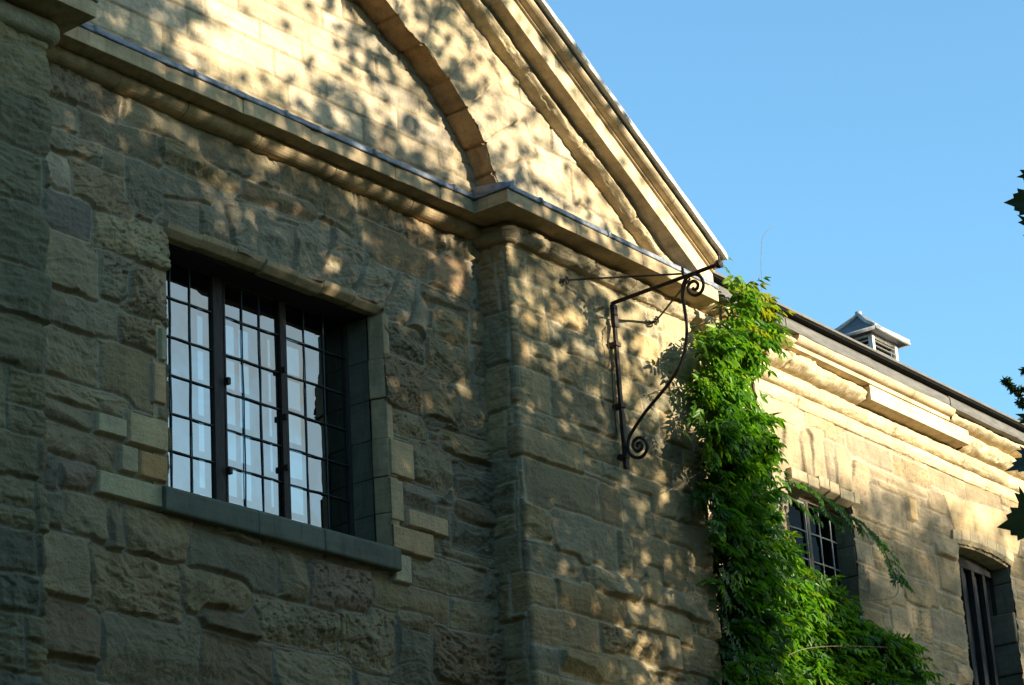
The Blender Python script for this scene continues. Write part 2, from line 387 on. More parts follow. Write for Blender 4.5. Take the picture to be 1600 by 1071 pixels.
# ---- main wall
stones = fill_courses(10.6, 17, 5.0, 11, (.34, .52), (.45, 1.0), 3)
NFILL = len(stones)
stones += tr('A', [(235, 325, 548, 560, 'p', dict(c=(.22, .18, .12))), (235, 475, 358, 625, 'f'), (360, 500, 722, 770), (570, 480, 918, 690, 'f', dict(c=(.36, .29, .18))), (235, 600, 470, 760),
    (480, 705, 582, 815, 'f'), (732, 665, 1118, 880), (925, 640, 1290, 890), (240, 745, 325, 905, 'f', dict(c=(.36, .3, .2))), (335, 755, 580, 985), (582, 740, 990, 1060),
    (1120, 830, 1435, 1020), (1300, 790, 1600, 1000), (195, 850, 400, 1067, 'f', dict(c=(.17, .145, .11)))])
stones += tr('C', [(188, 105, 430, 405, 'r', dict(H=.06)), (188, 345, 530, 590, 'f'), (185, 520, 445, 790), (450, 595, 680, 855, 'f'), (175, 735, 560, 915), (185, 860, 410, 1010, 'f'),
    (435, 15, 742, 245, 'p', dict(H=.06)), (462, 195, 580, 395, 'p'), (575, 260, 747, 495, 'p', dict(H=.06)), (545, 475, 716, 650, 'p')])
stones += tr('E', [(158, 30, 460, 240), (155, 165, 220, 320), (155, 310, 280, 475), (230, 195, 372, 335, 'r', dict(H=.075, c=(.27, .20, .13))), (240, 330, 420, 505), (415, 385, 455, 540, 'f'), (495, 410, 715, 590, 'r', dict(H=.07)),
    (158, 470, 335, 735, 'f'), (340, 545, 690, 830, 'r', dict(H=.055)), (700, 610, 950, 800, 'r', dict(H=.06)), (790, 765, 990, 880, 'r', dict(H=.07)), (1010, 750, 1305, 940, 'p', dict(H=.07)),
    (730, 510, 1075, 700, 'f', dict(H=.05)), (1085, 575, 1195, 735, 'f', dict(H=.07)), (1200, 610, 1420, 790, 'p', dict(H=.06, c=(.33, .23, .145))), (150, 740, 355, 940, 'r', dict(H=.06)),
    (410, 780, 760, 1075), (780, 880, 1060, 1090), (1065, 945, 1342, 1120)])
stones += tr('F', [(700, 795, 900, 1000, 'p', dict(H=.06)), (910, 870, 1030, 1050, 'r', dict(H=.06)), (1035, 870, 1290, 1075, 'p', dict(H=.06)), (840, 710, 1090, 830, 'f'), (930, 805, 1025, 885), (970, 640, 1200, 760),
    (1095, 770, 1235, 880), (1120, 490, 1255, 585), (1130, 420, 1258, 505), (1090, 270, 1258, 425, 'r', dict(H=.055)), (1080, 180, 1245, 285, 'r', dict(H=.06)), (975, 220, 1105, 370, 'r', dict(H=.06)), (1120, 10, 1238, 185),
    (1010, 0, 1115, 160), (938, 360, 1020, 440, 'f', dict(c=(.24, .2, .14)))])
stones += tr('D', [(1120, 465, 1290, 650, 'p', dict(H=.05)), (1130, 650, 1302, 915, 'p', dict(H=.065)), (1133, 870, 1302, 1003, 'p'), (1070, 60, 1335, 280, 'f'), (1345, 175, 1500, 350, 'f', dict(c=(.36, .235, .13), H=.04)),
    (1250, 20, 1390, 160, 'p'), (1300, 330, 1500, 440), (1385, 430, 1500, 600, 'r', dict(H=.05)), (1350, 560, 1500, 760, 'r', dict(H=.05)), (1310, 770, 1480, 980), (600, 0, 800, 60)])
# radiating rock-faced voussoirs over the window
lo = [(100, 22), (262, 62), (420, 128), (550, 155), (700, 228), (830, 292), (980, 345), (1122, 432)]
up_ = [(100, -90), (262, -75), (392, -45), (545, -30), (712, 30), (880, 85), (1040, 190), (1290, 300)]
stones += trp('D', [[lo[i], lo[i + 1], up_[i + 1], up_[i]] for i in range(7)] + [[(1122, 432), (1235, 500), (1290, 300), (1190, 245)], [(1235, 500), (1300, 530), (1312, 400), (1290, 300)]], H=.055, ramp=.9, c=(.275, .23, .15))
# dressed patches beside the window
sm = dict(H=.035)
stones += tr('C', [(722, 515, 760, 690, 's', dict(H=.03, c=(.34, .33, .23))), (693, 672, 760, 885, 's', dict(H=.03, c=(.50, .36, .21)))], d=-.03)
stones += tr('E', [(492, 0, 655, 178, 's', dict(H=.05, c=(.52, .42, .25))), (370, 0, 492, 122, 's', dict(H=.05, c=(.42, .39, .26))), (460, 125, 536, 262, 's', dict(H=.05, c=(.40, .36, .24))), (536, 150, 655, 292, 's', dict(H=.04, c=(.45, .28, .13))), (370, 222, 655, 400, 's', dict(H=.055, c=(.42, .40, .26)))], d=-.03)
stones += tr('F', [(875, 185, 972, 352, 's', dict(H=.05, c=(.50, .40, .24))), (875, 325, 938, 500, 's', dict(H=.045, c=(.48, .39, .25))), (940, 435, 1092, 553, 's', dict(H=.055, c=(.54, .43, .27))), (880, 490, 1040, 632, 's', dict(H=.055, c=(.53, .40, .24))), (895, 590, 967, 722, 's', dict(H=.04, c=(.52, .48, .34)))], d=-.03)
sv = lin(11.0, 16.72, ST, (WX0, WX1)); zv = lin(5.3, 10.72, ST, (WZ0, WZ1))
h, C = relief(sv, zv, stones, 11, H=(.02, .06), warp=.028, rough=1.05, jw=.008, rec=.005, grow=NFILL)
zv = np.concatenate([[0], zv]); h = np.concatenate([h[:1] * 0, h]); C = np.concatenate([C[:1], C])
wall_sheet('wall', flatpos(FA), sv, zv, h, C * 1.14, lambda s, z: (s > WX0) & (s < WX1) & (z > WZ0) & (z < WZ1), MS, hall)

# ---- sheet bent round a projecting pilaster or pier: path of plan points with rounded corners
def path_pos(pts, rad):
    P = [np.array(p, float) for p in pts]; out = []
    for i, p in enumerate(P):
        if i in (0, len(P) - 1): out.append(p); continue
        a = (P[i - 1] - p); a /= np.linalg.norm(a); b = (P[i + 1] - p); b /= np.linalg.norm(b)
        for t in np.linspace(0, 1, 9):
            out.append((1 - t) ** 2 * (p + a * rad) + 2 * t * (1 - t) * p + t * t * (p + b * rad))
    out = np.array(out); seg = np.linalg.norm(np.diff(out, axis=0), axis=1); cum = np.concatenate([[0], np.cumsum(seg)])
    T = np.gradient(out, axis=0); T /= np.linalg.norm(T, axis=1)[:, None]; N = np.stack([T[:, 1], -T[:, 0]], 1)   # outward: right-hand side of travel
    def f(s, z, h):
        x = np.interp(s, cum, out[:, 0]); y = np.interp(s, cum, out[:, 1]); nx = np.interp(s, cum, N[:, 0]); ny = np.interp(s, cum, N[:, 1])
        return np.stack([x + nx * h, y + ny * h, z], 1)
    return f, cum[-1]
PS0, PS1 = .385, 3.43                       # pilaster front in frame B
DW = 1.15                                   # wing wall set back from the pilaster front
pts = [(16.68, .12), FB.P(PS0, 0, 0)[:2], FB.P(PS1, 0, 0)[:2], FB.P(PS1, DW + .1, 0)[:2]]
pf, Lp = path_pos(pts, .05)
ret = np.linalg.norm(np.array(pts[1]) - np.array(pts[0])) - .03
off = ret - PS0                              # s along path = s_frame + off on the front
pst = fill_courses(0, ret, 5, 11, (.3, .5), (.5, .9), 5)
fr_ = fill_courses(ret - .02, ret + 3.1, 5, 11, (.24, .42), (.4, 1.1), 6)
pst += [(a, (max(b[0], ret - .02), b[1], b[2], b[3])) for a, b in fr_ if b[2] > ret + .1]
pst += fill_courses(ret + 3.05, Lp + .5, 5, 11, (.3, .45), (.5, .9), 8)
def shp(lst): return [(a, (b[0] + off, b[1], b[2] + off, b[3]), c) for a, b, c in lst]
NPF = len(pst)
pst += shp(tr('G', [(245, 285, 495, 480, 'f'), (495, 375, 575, 500, 'f'), (575, 390, 670, 545), (340, 450, 555, 660, 'f'), (610, 545, 805, 735, 'f'), (558, 535, 605, 690, 'r', dict(H=.07)), (245, 575, 420, 700, 'r'),
    (480, 660, 640, 775, 'r', dict(H=.09)), (340, 700, 585, 860, 'f'), (585, 770, 805, 905, 'f'), (700, 730, 870, 830, 'r', dict(H=.05)), (262, 785, 490, 950, 'f'), (495, 850, 720, 990, 'p', dict(H=.08)), (705, 890, 775, 1030, 's', dict(H=.07, c=(.33, .28, .19))),
    (370, 950, 560, 1055, 'r', dict(H=.08)), (565, 980, 655, 1090, 'r', dict(H=.06)), (200, 165, 420, 300, 'f'), (220, 680, 340, 800, 'f'), (650, 640, 720, 780, 'f')], fr=FB))
sv = lin(0, Lp, .010); zv = lin(5.3, 10.72, .0088)
h, C = relief(sv, zv, pst, 23, H=(.008, .042), warp=.018, rough=.75, rec=.003, grow=NPF, grow_n=8)
S_, Z_ = np.meshgrid(sv, zv)
h = h + .02 * np.exp(-((S_ - ret) / .22) ** 2) * fbm(S_ * 3, Z_ * 4, 99, 3)
zv = np.concatenate([[0], zv]); h = np.concatenate([h[:1] * 0, h]); C = np.concatenate([C[:1], C])
wall_sheet('pilaster', pf, sv, zv, h, C * np.array((1.34, 1.32, 1.24)), None, MS, hall)

# ---- left pier
PX = 11.21
pts = [(8.8, -.36), (PX, -.36), (PX, .1)]
pf2, L2 = path_pos(pts, .045)
pst = fill_courses(0, L2 + .3, 5, 11.2, (.28, .5), (.35, .8), 14)
sv = lin(0, L2, .010); zv = lin(5.3, 10.72, .0095)
h, C = relief(sv, zv, pst, 31, H=(.02, .06), warp=.03, rough=1.25, jw=.007, rec=.003)
zv = np.concatenate([[0], zv]); h = np.concatenate([h[:1] * 0, h]); C = np.concatenate([C[:1], C])
wall_sheet('pier', pf2, sv, zv, h, C * np.array([.8, .88, .86]), None, MS, hall)

# ---- string course: bed mould, fascia, lead
ZF0, ZF1 = 10.655, 10.782
def ring(fr, s, prof): return [fr.P(s, d, z) for d, z in prof]
def arc(cx, cz, rx, rz, a0, a1, n): return [(cx + rx * math.cos(R_(a)), cz + rz * math.sin(R_(a))) for a in np.linspace(a0, a1, n)]
bed = [(.05, 10.55)] + arc(-.035, 10.625, .105, .075, 285, 150, 9) + [(-.14, 10.656), (.05, 10.656)]
def blocks(fr, s0, s1, prof, joints, gap=.004, skew=0):
    mb = MB(); e = [s0] + joints + [s1]
    for a, b in zip(e[:-1], e[1:]):
        o = random.uniform(-.004, .004); pr = [(d + o, z + random.uniform(-.0005, .0005)) for d, z in prof]
        a2, b2 = a + gap / 2, b - gap / 2; rows = []
        sub = max(2, int((b2 - a2) / .09))
        for t in np.linspace(a2, b2, sub): 
            q = .96 if t in (a2, b2) else 1
            rows.append([fr.P(t, d if d > 0 else d * q, z) for d, z in pr])
        mb.sweep(rows)
    return mb
jx = [at(x, y, -.14)[0] for x, y in ((190, 130), (296, 170), (410, 222), (527, 275), (647, 325))]
bx = blocks(FA, 11.1, 16.63, bed, jx, .006).build('bed_mould', MC, hall, smooth=False, bevel=.006)
fas = [(.05, ZF0 + .001), (-.30, ZF0 + .001), (-.30, ZF1), (.05, ZF1)]
jf = [at(x, y, -.30)[0] for x, y in ((261, 122), (382, 175), (488, 222), (620, 280), (690, 310))]
PC_D = -.315                                 # pilaster cornice face (d in frame B)
xin = (FB.P(0, -.315, 0))[0] + .01
blocks(FA, 10.9, xin + .0, fas, jf, .003).build('fascia', MC, hall, bevel=.004)
def lead_run(fr, s0, s1, dface, joints, dback, seed, end=False):
    mb = MB(); r = random.Random(seed); e = [s0] + joints + [s1]
    for a, b in zip(e[:-1], e[1:]):
        rows = []
        for t in np.linspace(a, b, max(3, int((b - a) / .06))):
            w = r.uniform(-.004, .004); u = r.uniform(-.003, .003)
            pr = [(dface + .006, ZF1 + .002), (dface - .012 + w, ZF1 + .001 + u), (dface - .016 + w, ZF1 + .012), (dface - .008 + w, ZF1 + .052), (dface + .012 + w, ZF1 + .066 + u), (dface + .06, ZF1 + .078), (dback, ZF1 + .12), (dback, ZF1 + .03)]
            rows.append([fr.P(t, d, z) for d, z in pr])
        mb.sweep(rows)
    for j in joints:                          # welted joints
        rows = []
        for t, g_ in ((j - .018, .002), (j - .012, .014), (j + .012, .014), (j + .018, .002)):
            rows.append([fr.P(t, dface + .004, ZF1 - .004), fr.P(t, dface - .014 - g_, ZF1), fr.P(t, dface - .018 - g_, ZF1 + .03), fr.P(t, dface - .004 - g_, ZF1 + .056 + g_ * .5), fr.P(t, dface + .06, ZF1 + .075 + g_ * .5)])
        mb2.sweep(rows) if False else mb.sweep(rows)
    return mb
jl = [at(x, y, -.31)[0] for x, y in ((150, 45), (305, 113), (448, 178), (585, 238), (710, 293))]
lead_run(FA, 10.9, xin, -.30, jl, .05, 1).build('lead_flashing', MLEAD, hall, smooth=True)
# pilaster cornice (breaks forward): return + front
CE = 3.48
mbp = MB()
fr_prof = [(.05, ZF0), (PC_D, ZF0), (PC_D, ZF1 - .001), (.05, ZF1 - .001)]
e = [.0] + [at(x, y, PC_D, FB)[0] for x, y in ((899, 340), (1003, 388))] + [CE]
for a, b in zip(e[:-1], e[1:]):
    mbp.sweep([[FB.P(t, d, z) for d, z in fr_prof] for t in (a + .0015, b - .0015)])
mbp.box(FB, .0, .9, .052, .50, ZF0 + .001, ZF1 - .002)
mbp.build('pilaster_fascia', MC, hall, bevel=.004)
lead_run(FB, -.012, CE, PC_D, [at(x, y, PC_D, FB)[0] for x, y in ((845, 322), (950, 372))], .05, 2).build('pilaster_flashing', MLEAD, hall, smooth=True)
FRT = Fr(FB.P(0, 0, 0), -FB.n, FB.u)         # frame looking at the return (left) side: s runs outward, d runs to the right
lead_run(FRT, -.30, .33, -.0, [], .10, 3).build('return_flashing', MLEAD, hall, smooth=True)
# weathered bed mould of the pilaster
def rough_roll(name, posf, s0, s1, z0, z1, proj_, seed, mat, parent, joints=(), wob=.02, n=26, st=.009, tint=(.33, .27, .17)):
    sv = lin(s0, s1, st); a = np.linspace(0, math.pi, n); S, A = np.meshgrid(sv, a)
    Z = z0 + (z1 - z0) * (.5 - .5 * np.cos(A)); hh = proj_ * np.sin(A) ** .8
    nz_ = fbm(S * 4, A * 1.6, seed, 3) * wob * 1.6 + fbm(S * 16, A * 4, seed + 3, 3) * wob * .5
    g_ = np.zeros_like(S)
    for j in joints: g_ -= .022 * np.exp(-((S - j + .01 * np.sin(A * 3)) / .010) ** 2)
    k = np.array(list(joints)); blk = np.searchsorted(k, sv) if len(k) else np.zeros(len(sv), int)
    rr = np.random.default_rng(seed); ob = rr.uniform(-1, 1, 40) * wob * .6; cb = rr.uniform(.86, 1.14, 40)
    ck = fbm(S * 5, A * 2.2 + 9, seed + 21, 3); nz_ = nz_ - np.clip(.10 - np.abs(ck), 0, 1) * wob * 4 + np.sign(ck) * wob * .25 + fbm(S * 40, A * 9, seed + 27, 3) * wob * .16 + fbm(S * 2, A * 7, seed + 29, 3) * wob * .4
    hh = hh + (nz_ + g_ + ob[blk][None]) * np.sin(A) ** .4
    Cc = np.array(tint)[None, None] * cb[blk][None, :, None] * (1 + .3 * fbm(S * 3, A, seed + 9, 3)[..., None])
    V = posf(S.ravel(), Z.ravel(), hh.ravel()); ns = len(sv); I = np.arange(ns * n).reshape(n, ns)
    q = np.stack([I[:-1, :-1], I[:-1, 1:], I[1:, 1:], I[1:, :-1]], -1).reshape(-1, 4)
    return mesh_np(name, V, q, None, mat, parent, True, np.clip(Cc, .02, 1).reshape(-1, 3))
rough_roll('weathered_bed_mould', pf, .02, ret + (CE - PS0) - .12, 10.47, 10.654, .11, 5, MS, hall, [ret + .55, ret + 1.25, ret + 1.9, ret + 2.5], .03)
# pier cornice, top left
rough_roll('pier_bed_mould', pf2, 0, L2, 10.47, 10.654, .10, 8, MSL, hall, [.8, 1.7], .012, tint=(.27, .245, .17))
pk = MB(); pk.sweep([[(x, y, z) for y, z in ((.1, ZF0), (-.675, ZF0), (-.675, ZF1), (.1, ZF1))] for x in (8.6, 11.40)]); pk.build('pier_fascia', MC, hall, bevel=.004)
lead_run(FA, 8.6, 11.41, -.675, [9.6, 10.7], -.2, 4).build('pier_flashing', MLEAD, hall, smooth=True)

# ---- tympanum (coursed ashlar) and the gable wall over the arch
AR = [(16.60, 10.78), (16.53, 11.06), (16.39, 11.37), (16.17, 11.62), (15.9, 11.81), (15.6, 12.03), (15.3, 12.18), (15.0, 12.33), (14.5, 12.50), (13.9, 12.57), (13.3, 12.50), (12.7, 12.34), (12.2, 12.1), (11.8, 11.8), (11.5, 11.5), (11.3, 11.2), (11.22, 10.78)]
_a = np.array(AR); _s = np.concatenate([[0], np.cumsum(np.linalg.norm(np.diff(_a, axis=0), axis=1))]); _t = np.linspace(0, _s[-1], 160)
ARn = np.stack([np.interp(_t, _s, _a[:, 0]), np.interp(_t, _s, _a[:, 1])], 1)
_w = fbm(_t * 2.6, _t * 0 + 3, 91, 3) * .055 * np.clip(_t * 3, 0, 1) * np.clip((_s[-1] - _t) * 3, 0, 1)
ARn = ARn + _w[:, None] * np.array([[.75, .66]]); AR = [tuple(p) for p in ARn]
arx, arz = ARn[::-1, 0], ARn[::-1, 1]
ty = fill_courses(10.8, 17, 10.5, 13, (.20, .27), (.5, 1.1), 41)
sv = lin(11.15, 16.75, .011); zv = lin(10.78, 12.85, .010)
h, C = relief(sv, zv, ty, 47, H=(.004, .014), warp=.006, pal=PALW * .98, rough=.32, jw=.004, bulge=.5, mortar=(.36, .29, .18))
wall_sheet('tympanum', flatpos(FA, -.14), sv, zv, h, C, None, MSL, hall)
TAN = math.tan(R_(31)); COS = math.cos(R_(31))
RS, RZ = 1.738, 11.722                       # reference point on the lower edge of the raking fascia (frame B)
def rake_z(s, hp): return RZ + (RS - s) * TAN + hp / COS
GD0 = .0
# gable stones: big radiating blocks of the arch, in frame B
arcp = np.array([(x - 16.3, z) for x, z in AR]); gs = []
cen = np.array([-2.4, 9.6])
seg = np.concatenate([[0], np.cumsum(np.linalg.norm(np.diff(arcp, axis=0), axis=1))])
def onarc(t): return np.array([np.interp(t, seg, arcp[:, 0]), np.interp(t, seg, arcp[:, 1])])
gs += fill_courses(-6, 4, 10.5, 15.5, (.3, .45), (.5, 1.0), 51)
ts = [-.02, .33, .62, .98, 1.3, 1.72, 2.1, 2.6, 3.1]
for a, b in zip(ts[:-1], ts[1:]):
    p, q = onarc(a), onarc(b); ln = random.uniform(.55, .85)
    dp = p - cen; dp /= np.linalg.norm(dp); dq = q - cen; dq /= np.linalg.norm(dq); ex = .06
    gs.append(('r', [tuple(p - dp * ex), tuple(q - dq * ex), tuple(q + dq * ln), tuple(p + dp * ln)], dict(H=random.uniform(.02, .045))))
sv = lin(-3.6, CE - .1, .010); zv = lin(10.78, 14.9, .010)
h, C = relief(sv, zv, gs, 53, H=(.008, .03), warp=.012, pal=PALW * .97, rough=.6, mortar=(.34, .28, .19))
jag = lambda s, z: .012 * fbm(s * 14, z * 14, 3, 3)
def gable_hole(s, z):
    X = s + 16.3; e_ = np.interp(X, arx, arz, left=-9, right=-9) + jag(s, z)
    return (z < e_) | (z > rake_z(s, .05))
wall_sheet('gable_wall', flatpos(FB, GD0), sv, zv, h, C, gable_hole, MSL, hall)
# soffit blocks of the arch: bent sheet from the arch edge back to the tympanum
t_ = np.linspace(0, seg[-1], 420); dd = np.linspace(GD0 - .03, .46, 26)
T_, D_ = np.meshgrid(t_, dd); bx_ = np.interp(T_, seg, arcp[:, 0]); bz_ = np.interp(T_, seg, arcp[:, 1])
jts = np.array(ts[1:]); gr = np.zeros_like(T_)
for j in jts: gr += .022 * np.exp(-((T_ - j) / .010) ** 2)
blk_ = np.searchsorted(jts, T_); bo_ = np.random.default_rng(3).uniform(-.02, .02, 40)
rel = .03 * fbm(T_ * 5, D_ * 5, 5, 4) - gr * 1.4 + bo_[blk_]
nx_ = bx_ + 2.4; nz2 = bz_ - 10.2; nn = np.hypot(nx_, nz2); bx2 = bx_ - nx_ / nn * (rel + .004); bz2 = bz_ - nz2 / nn * (rel + .004)
V = (FB.o[None] + bx2.ravel()[:, None] * FB.u + D_.ravel()[:, None] * FB.n + bz2.ravel()[:, None] * np.array([[0, 0, 1.]]))
I = np.arange(T_.size).reshape(T_.shape); q = np.stack([I[:-1, :-1], I[:-1, 1:], I[1:, 1:], I[1:, :-1]], -1).reshape(-1, 4)
mesh_np('arch_soffit', V, q, None, MARCH, hall, True)
# raking cornice
rp = [(.15, -.02), (-.06, -.02), (-.08, 0), (-.32, 0), (-.32, .172), (-.29, .174), (-.29, .186), (-.342, .188), (-.342, .203)] + [(-.355 - .09 * math.sin(R_(a)), .205 + .048 * (1 - math.cos(R_(a)))) for a in np.linspace(0, 90, 6)] + [(-.445, .256), (-.38, .258), (-.38, .282), (.05, .282)]
def rake(prof, s0, s1, st, name, mat, joints=(), bev=0, sm=False, wob=0):
    mb = MB(); e = [s1] + sorted(joints, reverse=True) + [s0]
    for a, b in zip(e[:-1], e[1:]):
        ga = .0015
        rows = [[FB.P(t, d + random.uniform(-wob, wob), rake_z(t, hp + random.uniform(-wob, wob))) for d, hp in prof] for t in np.linspace(a - ga, b + ga, max(2, int(abs(a - b) / st)))]
        mb.sweep(rows)
    return mb.build(name, mat, hall, bevel=bev, smooth=sm)
rake(rp, -4.2, CE - .08, .3, 'raking_cornice', MCN, [2.62, 1.75, .9, .1, -.8, -1.8], .003)
lp = [(-.37, .284), (-.505, .272), (-.512, .30), (-.492, .345), (-.47, .368), (.3, .50), (.3, .40)]
rake(lp, -4.2, CE - .07, .12, 'raking_flashing', MLEADP, [], 0, False, .003)
# rough bed mould under the raking fascia
def rake_pos(s, hp, h): 
    return FB.o[None] + s[:, None] * FB.u[None] - (h[:, None] - GD0) * FB.n[None] + (RZ + (RS - s) * TAN + hp / COS)[:, None] * np.array([[0, 0, 1.]])
rough_roll('raking_bed_mould', rake_pos, -4.2, CE - .5, -.115, .004, .165, 15, MSL, hall, [2.35, 1.5, .7, -.2, -1.1], .018, tint=(.47, .38, .23))

# ---- the rest of the hall: side walls and roof behind the gable
rb = MB(); 
for sg in (1,):
    e0 = FB.P(CE + .1, -.1, rake_z(CE + .1, .40) - .03); ap = np.array([13.9, -.3, 15.55]); e1 = np.array([7.9, -.3, e0[2]]); bk = np.array([0, 4.0, 0])
    rb.add([e0, ap, ap + bk, e0 + bk, e0 - (0, 0, .06), ap - (0, 0, .06), ap + bk - (0, 0, .06), e0 + bk - (0, 0, .06)], [(0, 1, 2, 3), (4, 5, 6, 7), (0, 4, 5, 1), (3, 2, 6, 7), (0, 3, 7, 4)])
    rb.add([e1, ap, ap + bk, e1 + bk, e1 - (0, 0, .06), ap - (0, 0, .06), ap + bk - (0, 0, .06), e1 + bk - (0, 0, .06)], [(0, 1, 2, 3), (4, 5, 6, 7), (0, 4, 5, 1), (3, 2, 6, 7), (0, 3, 7, 4)])
rb.build('roof', MSLATE, hall)
for a, b, c in ((19.62, 19.72, .9), (8.5, 8.7, -.2)):
    sw = MB(); sw.box(FA, a, b, c, 3.55, 0, 10.9); sw.build('side_wall', MC, hall)
# interior: dark room whose far wall has tall grid windows
rm = MB(); YB = 3.3
cols_ = [(307, 324), (349, 395), (417, 429), (447, 474)]
ops = [(at(a, 600, YB)[0], at(b, 600, YB)[0]) for a, b in cols_]
zt, zb = at(350, 492, YB)[1], at(350, 830, YB)[1]
ed = [9.2] + [x for o_ in ops for x in o_] + [19.4]
for i in range(0, len(ed), 2): rm.box(FA, ed[i], ed[i + 1], YB, YB + .05, 5, 12.6)
for a, b in ops:
    rm.box(FA, a, b, YB + .004, YB + .046, 5, zb); rm.box(FA, a, b, YB + .003, YB + .047, zt, 12.6)
rm.box(FA, 9.0, 9.2, .75, YB, 5, 12.6); rm.box(FA, 19.4, 19.54, .75, YB, 5, 12.6); rm.box(FA, 9, 19.54, .75, YB + .06, 12.6, 12.75); rm.box(FA, 9, 19.54, .75, YB + .06, 4.8, 5)
rm.box(FA, 9.2, WX0 - .25, .75, .85, 5, 12.6); rm.box(FA, WX1 + .25, 19.4, .75, .85, 5, 12.6); rm.box(FA, WX0 - .25, WX1 + .25, .75, .85, 5, 7.1); rm.box(FA, WX0 - .25, WX1 + .25, .75, .85, 9.8, 12.6)
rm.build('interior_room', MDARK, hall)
for a, b in ops:
    gb = MB()
    k = max(1, int(round((b - a) / .22)))
    for i in range(1, k): x = a + (b - a) * i / k; gb.box(FA, x - .02, x + .02, YB + .0, YB + .03, zb, zt)
    for z in np.arange(zb + .35, zt, .37): gb.box(FA, a, b, YB + .001, YB + .029, z - .028, z + .028)
    for x0_, x1_, z0_, z1_ in ((a, a + .02, zb, zt), (b - .02, b, zb, zt)): gb.box(FA, x0_, x1_, YB - .002, YB + .035, z0_, z1_)
    gb.build('far_window_bars', MPLAST, hall)

# ---- the tall leaded window
GY = .36
fx = lambda x, y=600: at(x, y, GY)[0]
m1a, m1b, m2a, m2b, fr1 = fx(331), at(351, 600, GY - .03)[0], fx(437.5), at(450, 600, GY - .03)[0], fx(538)
fl = m1a - (m2a - m1b) - .06
zrow = [at(298, y, GY)[1] for y in (775.6, 714, 656, 597, 538, 478, 421)]
zbot, ztop = zrow[0] + .0, zrow[-1]
win = MB()
win.box(FA, m1a, m1b, GY - .03, GY + .03, zbot - .05, ztop + .05); win.box(FA, m2a, m2b, GY - .03, GY + .03, zbot - .05, ztop + .05)
win.box(FA, fr1, fr1 + .10, GY - .03, GY + .03, zbot - .05, ztop + .05); win.box(FA, fl - .14, fl, GY - .03, GY + .03, zbot - .05, ztop + .05)
for a, b in ((fl, m1a), (m1b, m2a), (m2b, fr1)):
    win.box(FA, a + .001, b - .001, GY - .02, GY + .028, ztop, ztop + .049); win.box(FA, a + .001, b - .001, GY - .025, GY + .028, zbot - .05, zbot + .002)
w1 = win.build('window', MWOOD, hall, bevel=.006)
tg = MB()
for a, b in ((m1b + .0, m2a), ):
    for z0_, z1_, x0_, x1_ in ((zbot, ztop, a, a + .018), (zbot, ztop, b - .018, b)): tg.box(FA, x0_, x1_, GY - .035, GY - .005, z0_, z1_)
    tg.box(FA, a + .018, b - .018, GY - .034, GY - .006, zbot + .001, zbot + .02); tg.box(FA, a + .018, b - .018, GY - .034, GY - .006, ztop - .02, ztop - .001)
tg.build('casement_frame', MIRON, w1)
gm = MB()
vb = {0: [fx(266), fx(297.5)], 1: [fx(379), fx(406.5)], 2: [fx(476), fx(506)]}
gvb = {(fl, m1a): vb[0], (m1b, m2a): vb[1], (m2b, fr1): vb[2]}
for a, b in ((fl, m1a), (m1b, m2a), (m2b, fr1)): 
    for xa, xb in zip(([a] + gvb[(a, b)]), (gvb[(a, b)] + [b])):
        for za, zb__ in zip(zrow[:-1], zrow[1:]):
            t1_, t2_, t3_ = [random.gauss(0, .0011) for _ in range(3)]
            gm.add([(xa, GY + t1_, za), (xb, GY + t2_, za), (xb, GY + t3_, zb__), (xa, GY + t1_ + t3_ - t2_, zb__)], [(0, 1, 2, 3)])
gm.build('glass', MGLASS, w1)
lm = MB()
vb = {0: [fx(266), fx(297.5)], 1: [fx(379), fx(406.5)], 2: [fx(476), fx(506)]}
for i, (a, b) in enumerate(((fl, m1a), (m1b, m2a), (m2b, fr1))):
    for x in vb[i]: lm.tube([(x + random.uniform(-.004, .004), GY - .008 + random.uniform(-.003, .003), z) for z in np.linspace(zbot, ztop, 9)], .0065, 6)
    for z in zrow[1:-1]: lm.tube([(x, GY - .012 + random.uniform(-.002, .002), z + random.uniform(-.004, .004)) for x in np.linspace(a, b, 7)], .0075, 6)
lm.build('leading', MCAME, w1)
for z in (zrow[1] - .05, zrow[3] + .08): hd = MB(); hd.box(FA, m1b - .005, m1b + .03, GY - .075, GY - .035, z - .03, z + .03); hd.build('hinge', MIRON, w1, bevel=.004)
for z in (zrow[1] + .12, zrow[2] + .25, zrow[4] + .02): hd = MB(); hd.box(FA, m2a - .012, m2a + .012, GY - .07, GY - .034, z - .025, z + .025); hd.build('hinge', MIRON, w1, bevel=.004)
# sill: three stones, projecting
zs1 = 7.385; sl = MB()
sx0, sx1 = at(258, 790, -.09)[0] - .0, at(627, 880, -.09)[0]
e = [sx0, at(404, 830, -.09)[0], at(507, 850, -.09)[0], sx1]
for a, b in zip(e[:-1], e[1:]):
    sl.sweep([[FA.P(t, d, z) for d, z in ((.5, zs1 - .20), (-.09, zs1 - .205), (-.10, zs1 - .19), (-.10, zs1 - .03), (-.085, zs1 - .008), (.40, zs1 + .045), (.5, zs1 + .045))] for t in (a + .002, (a + b) / 2, b - .002)])
sl.build('sill', MSILL, w1, bevel=.008)
def ztop_(): return ztop
